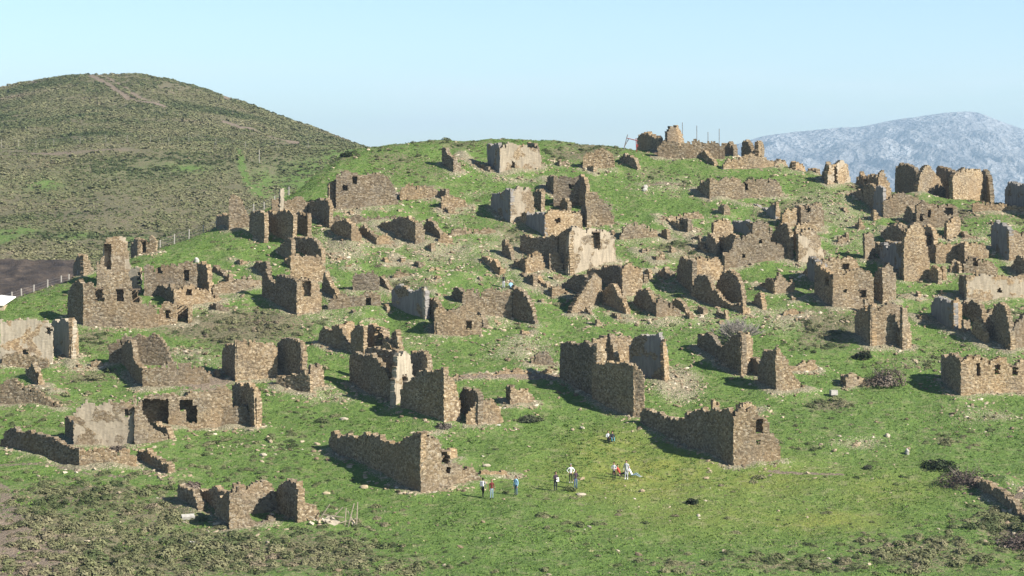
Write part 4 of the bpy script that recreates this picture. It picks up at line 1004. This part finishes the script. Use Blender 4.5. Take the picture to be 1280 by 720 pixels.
shrub(1274, 680, 2.0, 1.5, M['purplebush'], 'purplish bare bush at the bottom right corner below the gully', seed=8, n=2000, leaf=.08, rx=1.3)
shrub(1172, 585, 1.5, .95, M['darkbush'], 'dark green bush left of the purplish bush at the head of the gully', seed=9, rx=1.3)
shrub(866, 627, .62, .5, M['darkbush'], 'small dark round bush alone on the grass right of the walkers', seed=10, n=400)
shrub(1085, 603-20, .5, .35, M['greybush'], 'little grey green bush in the dry straw patch, right', seed=12, n=300)
shrub(663, 534-6, 1.0, .8, M['greybush'], 'grey green bush on the grass below the lone squat block', seed=13, rx=1.2)
shrub(555, 536, 1.0, .7, M['twig'], 'grey twiggy bush at the lit corner of the jumbled ruin', seed=14)
shrub(434, 196, 1.0, .8, M['darkbush'], 'dark bush beside pale outcrop at the left end of the green crest', seed=15)
shrub(238, 640-30, 1.2, .7, M['brownbush'], 'brown bush left of the roofless low house, lower left', seed=16)
shrub(147, 566, 1.0, .8, M['brownbush'], 'dry bush in front of the plastered house with wall niche', seed=17)
# bare grey shrub
def bare_shrub():
    p = at(922, 436); e = empty('bare_shrub', p, 'leafless grey shrub spreading behind the rounded stone pillar', 'bush'); rr = random.Random(4)
    def grow(mb, p, d, l, r, lv):
        q = p+d*l; mb.tube([p, (p+q)/2+Vector((rr.uniform(-.05, .05),)*3), q], [r, r*.8, r*.6], 4)
        if lv == 0: return
        for i in range(4 if lv > 1 else 5):
            nd = (d+Vector((rr.uniform(-.75, .75), rr.uniform(-.75, .75), rr.uniform(-.25, .5)))).normalized(); grow(mb, p+(q-p)*rr.uniform(.4, 1), nd, l*.7, max(r*.6, .022), lv-1)
    tw = MB()
    for i in range(11):
        a = i*2*math.pi/11; mb = MB()
        d = Vector((math.cos(a)*rr.uniform(.5, 1.3), math.sin(a)*.8, rr.uniform(.7, 1.2))).normalized(); grow(mb, Vector((0, 0, -.2)), d, 1.75, .08, 3)
        mb.build('branch', M['paletwig'], e)
M['paletwig'] = flat('pale grey twigs', (.30, .27, .24), sc=8)
bare_shrub()
def boulder(px, py, sx_, sy_, sz_, col, label, rz=0, seed=0, name='boulder', cat='rock'):
    p = at(px, py); rr = random.Random(seed+3); bm = bmesh.new(); bmesh.ops.create_icosphere(bm, subdivisions=2, radius=1)
    for w in bm.verts: w.co *= rr.uniform(.85, 1.1)
    v = [(w.co.x*sx_, w.co.y*sy_, w.co.z*sz_) for w in bm.verts]; bm.verts.index_update(); f = [tuple(w.index for w in q.verts) for q in bm.faces]; bm.free()
    o = meshobj(name, v, f, col); o.location = (p.x, p.y, p.z+sz_*.3); o.rotation_euler.z = rz; return tag(o, label, cat)
M['pale'] = flat('pale limestone', (.40, .35, .27), sc=4); M['whiter'] = flat('white limestone', (.44, .42, .38), sc=4, var=.35); M['buff'] = flat('buff stone', (.40, .33, .22), sc=5)
boulder(608, 580, .42, .3, .2, M['pale'], 'pale flat boulder uphill of the fallen wall end by the walkers', seed=1)
boulder(726, 617, .5, .35, .16, M['pale'], 'flat pale stone by the feet of the walkers in the middle', seed=2)
boulder(806, 240, .4, .3, .3, M['whiter'], 'bright white rock on the green shoulder below the skyline', seed=3)
boulder(807, 237, .35, .3, .4, M['whiter'], 'smaller white rock leaning on the bright white one', seed=4)
boulder(1134, 566, .2, .35, .42, M['whiter'], 'upright white stone in the grass left of the dark green gully bush', seed=5)
boulder(623, 536, .42, .3, .22, M['whiter'], 'white stone at the right foot of the arched dark ruin', seed=6)
boulder(329, 580-12+1, .4, .3, .2, M['pale'], 'pale stone in the grass above the roofless low house', seed=7)
boulder(455, 609, .45, .3, .22, M['buff'], 'buff stone at the right end of the line of stones below the dark wall', seed=8)
boulder(408, 617, .4, .25, .2, M['buff'], 'buff stone at the left end of the line of stones below the dark wall', seed=9)
boulder(401, 653, .32, .25, .24, M['whiter'], 'white round stone in front of the debris heap', seed=10)
boulder(430, 525, .5, .3, .2, M['pale'], 'pale slab stone in the grass above the long dark wall', seed=11)
boulder(246, 326, .35, .3, .5, M['whiter'], 'white stone capping the wall top beside the square windowed ruin', seed=12)
boulder(414, 201, 1.3, .8, .5, M['twig'], 'pale grey outcrop at the left end of the green crest', seed=13)
boulder(1109, 546, .3, .3, .3, M['pale'], 'small pale stone in the dry straw patch, right', seed=14)
def slab(px, py, d, mat, label, rz=0, tilt=(0, 0), cat='slab'):
    p = at(px, py); mb = MB(); mb.box((0, 0, 0), d, jit=.02); o = mb.build('slab', mat); o.location = (p.x, p.y, p.z+d[2]*.5+.15); o.rotation_euler = (tilt[0], tilt[1], rz); return tag(o, label, cat)
slab(235, 648, (1.1, .6, .32), M['whiter'], 'white rectangular block in the scrub left of the roofless low house', .3, (.3, 0))
slab(244, 678, (.9, .5, .15), M['whiter'], 'thin pale broken panel lying in the scrub at the lower left', .4, (.2, .2))
slab(1042, 494, (.75, .6, .5), M['whiter'], 'white block in the grass below the rounded pillar ruin, right', .2)
slab(414, 657, (1.3, .8, .25), M['pale'], 'pale concrete slab tilted on the debris heap', -.5, (.5, .3))
slab(407, 363+60, (1.0, .5, .12), M['twig'], 'grey stone slab on the brushy slope left of centre', -.2, (.3, .1))
# leaning pale beam and thin poles
def beam(p0, p1, r, mat, name, label, cat):
    A = Vector(p0); mb = MB(); mb.tube([(0, 0, 0), Vector(p1)-A], r, 6); o = mb.build(name, mat); o.location = A; return tag(o, label, cat)
M['wood'] = flat('weathered pale wood', (.34, .29, .22), sc=9); M['concrete'] = flat('concrete', (.34, .32, .29), sc=9, var=.2); M['steel'] = flat('dull steel', (.16, .15, .15), .5)
def above(px, py, pyt): p = at(px, py); return Vector((p.x, p.y, -(pyt-HY)*p.y/F))
beam(at(102, 558), above(90, 556, 525), .09, M['wood'], 'wooden_beam', 'pale beam leaning on the plastered house with wall niche', 'beam')
for i, (px, y0, y1) in enumerate([(853, 182, 153), (871, 186, 157), (885, 190, 165), (899, 190, 161)]):
    w = ['tallest, nearest the fang-shaped wall', 'second from the fang-shaped wall', 'third and shortest from the fang-shaped wall', 'furthest right of the four'][i]
    p = at(px, y0); beam(p-Vector((0, 0, .3)), above(px, y0, y1), .045, M['steel'], 'thin_pole', 'thin bare pole on the skyline, '+w, 'pole')['group'] = 'thin poles on the skyline'
# debris heap with poles
def debris():
    p = at(425, 658); e = empty('debris_heap', p, 'heap of broken beams and pale stakes at the right end of the roofless low house', 'debris'); rr = random.Random(8)
    for k, (a, b) in enumerate([((-2.2, .3, 0), (-.9, .2, 1.9)), ((.7, 0, 0), (1.2, .1, 2.0)), ((.3, 0, .8), (-1.6, .4, 1.0)), ((1.4, 0, -.2), (1.5, .1, 2.1)), ((.4, .2, 0), (.5, .2, 1.6)), ((-.5, 0, .2), (1.5, .3, .7)), ((-1.2, .5, .1), (.2, .5, 1.6)), ((1.3, .6, 0), (.6, .5, 1.3)), ((-2.6, .2, .9), (-1.3, .1, .1))]):
        mb = MB(); mb.tube([a, b], .05, 5); mb.build('stake', M['wood'], e)
    for k in range(22):
        mb = MB(); s = rr.uniform(.15, .4); mb.box((0, 0, 0), (s, s*.7, s*.5), rr.random()*3, .03); o = mb.build('stone', M['pale'] if k % 3 else M['buff'], e); o.location = (rr.uniform(-2.5, 1.2), rr.uniform(-.5, .8), rr.uniform(0, .9)); o.rotation_euler = (rr.random(), rr.random(), 0)
debris()
# red and grey timber frame by the collapsed shed
M['red'] = flat('faded red paint', (.26, .06, .05)); 
def frame():
    p = at(788, 187); e = empty('swing_frame', p, 'thin leaning red frame beside the collapsed shed on the skyline', 'frame')
    for nm, a, b, m in (('post', (-1.1, 0, -.3), (-.4, 0, 2.4), M['steel']), ('post', (.9, 0, -.3), (.8, 0, 1.9), M['red']), ('crossbar', (-.5, 0, 1.9), (1.1, 0, 1.5), M['red']), ('brace', (-.9, 0, .6), (-.2, .3, 1.8), M['steel'])):
        mb = MB(); mb.tube([a, b], .06, 5); mb.build(nm, m, e)
    mb = MB(); mb.box((1.0, .1, .8), (.22, .1, .35), 0, .05); mb.build('panel', M['red'], e)
frame()
# wire fences
def fence(pts, h, label, r=.06, wires=3, fn=None):
    e = None; tops = []
    for px, py in pts:
        p = (fn or at)(px, py if fn else max(py, float(crest(px))+2.2))
        if e is None: e = empty('wire_fence', p, label, 'fence'); o0 = p
        hh = h*random.uniform(.85, 1.1); mb = MB(); mb.tube([(0, 0, -.4), (random.uniform(-.06, .06), 0, hh)], r, 5); o = mb.build('post', M['concrete'], e); o.location = p-o0; tops.append(p-o0+Vector((0, 0, hh)))
    for k in range(wires):
        mb = MB(); mb.tube([t-Vector((0, 0, .12+k*h*.3)) for t in tops], .012, 3); mb.build('wire', M['steel'], e)
fence([(2, 368), (15, 366), (27, 362), (42, 356), (59.5, 351), (76.5, 345), (86, 342), (97, 339)], 1.05, 'wire fence on pale posts above the dark bank at the left edge', .085)
def at_b(px, py):
    ys = np.arange(300, 800, 1.0); xs = (px-CX)*ys/F; pp = HY-F*bhill_raw(xs, ys)/ys
    i = int(np.argmax(pp <= py)); return Vector((xs[i], ys[i], float(bhill(xs[i], ys[i]))))
fence([(2, 187), (23, 187), (45, 187), (67, 187), (100, 187), (132, 186), (159, 186), (188, 186), (211, 186), (236, 186), (270, 186), (307, 186), (345, 187), (385, 188)], 2.2, 'long wire fence on the bench halfway up the hill behind', .035, 2, at_b)
fence([(200, 311), (218, 302), (236, 296), (254, 290), (270, 286), (317, 260), (330, 251), (343, 244), (361, 236)], 1.3, 'wire fence climbing past the slender square tower, upper left', .07)
p = at_b(324, 203); beam(p-Vector((0, 0, .5)), p+Vector((0, 0, 3.2)), .09, M['concrete'], 'utility_pole', 'tall lone pale pole beside the green track on the hill behind', 'pole')
# low shed with white roof at the left edge
def shed():
    p = at(-2, 383); e = empty('white_roofed_shed', p, 'corner of a low shed with a bright white sloping roof at the left edge', 'shed'); 
    mb = MB(); mb.v = [(-5, -1.6, .35), (1.0, -1.6, .15), (1.6, 2.0, .95), (-5, 2.0, 1.5), (-5, -1.6, .47), (1.0, -1.6, .27), (1.6, 2.0, 1.07), (-5, 2.0, 1.62)]
    mb.f = [(0, 3, 2, 1), (4, 5, 6, 7), (0, 1, 5, 4), (1, 2, 6, 5), (2, 3, 7, 6), (3, 0, 4, 7)]; mb.build('roof', flat('white sheet', (.75, .74, .72), .5, .1), e)
    mb = MB(); mb.box((-2, 0, -.6), (6, 2.8, 1.5)); mb.build('wall', M['buff'], e)
shed()

# ------------------------------------------------------------------ people
def cloth(name, c): return flat(name, c, .9, .25, 12)
SKIN = cloth('skin', (.46, .27, .19)); SHOE = cloth('dark shoes', (.03, .03, .03)); HAIR = cloth('dark hair', (.02, .014, .01)); HAIRL = cloth('fair hair', (.25, .16, .08))
def person(px, py, face, pose, topc, legc, label, hair=HAIR, bag=None, h=1.0, dy=0, shoe=None, cap=None):
    base = at(px, py); base.y += dy; base.z = float(ground(base.x, base.y))+.03
    J = {}
    stand = pose in ('stand', 'walk', 'hips', 'hold')
    zp = .93 if stand else .20
    J['pel'] = ((0, 0, zp), (.15, .11)); lean = {'sit': .10, 'recline': .30}.get(pose, -.02)
    def tor(t, z): return (0, lean*t, zp+z)
    J['waist'] = (tor(.25, .14), (.13, .10)); J['chest'] = (tor(.65, .36), (.165, .115)); J['neck0'] = (tor(1, .50), (.10, .08)); J['neck'] = (tor(1.03, .57), (.052, .052))
    hd = tor(1.0, .60); J['jaw'] = ((0, hd[1]-.02, hd[2]+.03), (.065, .075)); J['head'] = ((0, hd[1]-.015, hd[2]+.12), (.078, .095)); J['crown'] = ((0, hd[1]-.005, hd[2]+.2), (.055, .07)); J['nose'] = ((0, hd[1]-.115, hd[2]+.08), (.014, .014))
    E = [('pel', 'waist'), ('waist', 'chest'), ('chest', 'neck0'), ('neck0', 'neck'), ('neck', 'jaw'), ('jaw', 'head'), ('head', 'crown'), ('head', 'nose')]
    for s, sd_ in ((-1, 'l'), (1, 'r')):
        ch = J['neck0'][0]; sh = (s*.185, ch[1], ch[2]-.05)
        if pose == 'stand': el, wr = (s*.235, sh[1]+.03, sh[2]-.28), (s*.235, sh[1]-.06, sh[2]-.53)
        elif pose == 'walk': el, wr = (s*.23, sh[1]+.10*s, sh[2]-.27), (s*.22, sh[1]-.08+.16*s, sh[2]-.50)
        elif pose == 'hips': el, wr = (s*.37, sh[1]+.06, sh[2]-.22), (s*.20, sh[1]-.08, sh[2]-.40)
        elif pose == 'hold': el, wr = (s*.24, sh[1]-.04, sh[2]-.27), (s*.10, sh[1]-.28, sh[2]-.24)
        elif pose == 'sit': el, wr = (s*.24, sh[1]-.12, sh[2]-.25), (s*.12, sh[1]-.36, sh[2]-.26)
        else: el, wr = (s*.25, sh[1]+.16, sh[2]-.22), (s*.27, sh[1]+.22, sh[2]-.44)
        J['sh'+sd_] = (sh, (.062, .062)); J['el'+sd_] = (el, (.044, .044)); J['wr'+sd_] = (wr, (.029, .026))
        w = Vector(wr); dr = (w-Vector(el)).normalized(); pm = w+dr*.07; J['pm'+sd_] = (tuple(pm), (.038, .018))
        side = dr.cross(Vector((1, 0, 0))).normalized()
        E += [('neck0', 'sh'+sd_), ('sh'+sd_, 'el'+sd_), ('el'+sd_, 'wr'+sd_), ('wr'+sd_, 'pm'+sd_)]
        for q, (o_, l_) in enumerate(((-.030, .075), (-.010, .085), (.010, .08), (.030, .062))):
            a = pm+side*o_+dr*.035; b = a+dr*l_*.5; c = b+dr*l_*.4+Vector((-s*.02, 0, 0))
            for nm, pt in (('a', a), ('b', b), ('c', c)): J['f%d%s%s' % (q, nm, sd_)] = (tuple(pt), (.009, .009))
            E += [('pm'+sd_, 'f%da%s' % (q, sd_)), ('f%da%s' % (q, sd_), 'f%db%s' % (q, sd_)), ('f%db%s' % (q, sd_), 'f%dc%s' % (q, sd_))]
        a = w+dr*.03-side*.045; J['ta'+sd_] = (tuple(a), (.011, .011)); J['tb'+sd_] = (tuple(a+dr*.04-side*.015), (.009, .009)); E += [('wr'+sd_, 'ta'+sd_), ('ta'+sd_, 'tb'+sd_)]
        hp = (s*.09, 0, zp-.06)
        if pose in ('stand', 'hips', 'hold'): kn, an = (s*.10, -.02, .50), (s*.11, .01, .09)
        elif pose == 'walk': kn, an = (s*.095, -.06-.10*s, .50), (s*.10, .02-.22*s, .10+(.05 if s < 0 else 0))
        elif pose == 'sit': kn, an = (s*.14, -.38, .46), (s*.10, -.62, .08)
        else: kn, an = (s*.12, -.42, .36 if s > 0 else .24), (s*.14, -.80, .07)
        J['hp'+sd_] = (hp, (.088, .088)); J['kn'+sd_] = (kn, (.06, .06)); J['an'+sd_] = (an, (.04, .042)); J['toe'+sd_] = ((an[0], an[1]-.17, an[2]-.05 if stand else an[2]+.02), (.04, .03)); J['heel'+sd_] = ((an[0], an[1]+.03, an[2]-.06), (.035, .03))
        E += [('pel', 'hp'+sd_), ('hp'+sd_, 'kn'+sd_), ('kn'+sd_, 'an'+sd_), ('an'+sd_, 'toe'+sd_), ('an'+sd_, 'heel'+sd_)]
    names = list(J); ix = {n_: i for i, n_ in enumerate(names)}
    me = bpy.data.meshes.new('body'); me.from_pydata([J[n_][0] for n_ in names], [(ix[a], ix[b]) for a, b in E], []); o = bpy.data.objects.new('body', me); C.objects.link(o)
    sk = o.modifiers.new('skin', 'SKIN'); sk.branch_smoothing = .4
    for i, n_ in enumerate(names): me.skin_vertices[0].data[i].radius = J[n_][1]
    me.skin_vertices[0].data[ix['pel']].use_root = True
    o.modifiers.new('sub', 'SUBSURF').levels = 1
    dg = bpy.context.evaluated_depsgraph_get(); nm_ = bpy.data.meshes.new_from_object(o.evaluated_get(dg)); o.modifiers.clear(); o.data = nm_; bpy.data.meshes.remove(me)
    for m_ in (SKIN, topc, legc, shoe or SHOE, hair): nm_.materials.append(m_)
    bones = []
    for a, b in E:
        k_ = 1
        if a[:2] == 'wr' or a[:2] == 'pm' or a[0] == 'f' or a[:2] == 'ta': k_ = 0
        elif a in ('neck', 'jaw', 'head'): k_ = 0
        elif a[:2] in ('hp', 'kn') or (a == 'pel' and b[:2] == 'hp'): k_ = 2
        elif a[:2] == 'an': k_ = 3
        bones.append((Vector(J[a][0]), Vector(J[b][0]), k_))
    hz_ = J['head'][0]
    for pl_ in nm_.polygons:
        c = pl_.center; best = 1e9
        for a, b, k_ in bones:
            d_ = b-a; u = max(0, min(1, (c-a).dot(d_)/(d_.length_squared+1e-9))); q = (c-a-d_*u).length
            if q < best: best = q; kk = k_
        if kk == 0 and c.z > J['jaw'][0][2]-.02 and (c.y > hz_[1]+.02 or c.z > hz_[2]+.05) and abs(c.x) < .15: kk = 4
        pl_.material_index = kk; pl_.use_smooth = True
    e = empty('person', base, label, 'person', rz=face); e.scale = (h, h, h); o.parent = e
    # hair as its own piece over the skull, face marks
    mb = MB(); bm = bmesh.new(); bmesh.ops.create_uvsphere(bm, u_segments=10, v_segments=8, radius=1)
    bmesh.ops.delete(bm, geom=[w for w in bm.verts if w.co.y < -.35 and w.co.z < .45], context='VERTS')
    bm.verts.index_update(); hv = [(w.co.x*.092, w.co.y*.108+hz_[1]+.012, w.co.z*.115+hz_[2]+.02) for w in bm.verts]; hf = [tuple(w.index for w in q.verts) for q in bm.faces]; bm.free()
    meshobj('hair' if not cap else 'cap', hv, hf, cap or hair, e, True)
    mb = MB()
    for s in (-1, 1): mb.box((s*.03, hz_[1]-.09, hz_[2]+.0), (.02, .012, .01))
    mb.build('eyes', HAIR, e)
    if bag == 'pack': mb = MB(); mb.box((0, J['chest'][0][1]+.19, J['chest'][0][2]-.03), (.30, .17, .42), 0, .02); mb.build('backpack', BAGM, e)
    if bag == 'front': mb = MB(); mb.box((.10, J['waist'][0][1]-.17, J['waist'][0][2]-.02), (.26, .10, .34), 0, .02); mb.build('jacket_over_arm', WHITEC, e)
    return e
BAGM = cloth('white and grey bag', (.55, .52, .55)); WHITEC = cloth('white cloth', (.75, .75, .76))
NAVY = cloth('dark navy cloth', (.025, .028, .04)); JEAN = cloth('blue jeans', (.09, .14, .22)); LJEAN = cloth('faded jeans', (.24, .33, .38)); SKY = cloth('light blue cloth', (.30, .52, .72)); MAR = cloth('maroon cloth', (.13, .025, .025)); BLK = cloth('black cloth', (.02, .02, .022)); GREY = cloth('grey cloth', (.22, .23, .25)); LG = cloth('light grey cloth', (.45, .46, .49)); TEAL = cloth('teal cloth', (.10, .28, .30)); REDC = cloth('red cloth', (.4, .07, .05)); PURP = cloth('dark purple cloth', (.06, .04, .06))
WSH = cloth('white shoes', (.6, .6, .6))
person(603.5, 625, 2.7, 'walk', GREY, BLK, 'walker in grey top carrying a pale backpack, left of the pair', bag='pack')
person(614.5, 627, .4, 'stand', MAR, LJEAN, 'walker in maroon top and faded jeans, right of the pair', hair=HAIRL)
person(645, 622, -.7, 'stand', SKY, JEAN, 'person alone in a light blue jacket and jeans')
person(694.5, 613, .5, 'hold', PURP, NAVY, 'person in dark clothes holding something white in front', bag='front')
person(713.5, 601.5, .1, 'hips', WHITEC, BLK, 'person in white top and black trousers with hands on hips', shoe=WSH, cap=WHITEC)
person(719.5, 609.5, .4, 'stand', PURP, JEAN, 'person in dark purple top and jeans standing before the white-topped one')
person(767.5, 598.5, -.2, 'hold', LG, BLK, 'standing person in a pale vest and black trousers beside the seated group', h=.93)
person(775.5, 592.5, 1.0, 'recline', REDC, NAVY, 'person in red lying back in the grass between two standing people', dy=.3)
person(783, 597.5, -.3, 'stand', LG, LG, 'standing person in pale grey clothes in the seated group', h=1.02, shoe=WSH)
person(790, 593.5, 1.15, 'recline', WHITEC, LJEAN, 'person in white top lounging at the right of the seated group', shoe=WSH)
person(760.5, 550.5, .3, 'sit', LG, BLK, 'left one of two people sitting huddled alone uphill of the walkers')
person(765.5, 551, .1, 'sit', NAVY, TEAL, 'right one of two people sitting huddled alone uphill of the walkers, teal legs')
person(629.5, 361, .1, 'stand', BLK, LG, 'distant person in black top and pale trousers behind the ochre ruin wall', h=.95)
person(638.5, 361.5, .2, 'sit', SKY, SKY, 'distant person in light blue sitting beside the black-topped one', h=.95)
print('walls', cnt, 'ruins', len(RU))
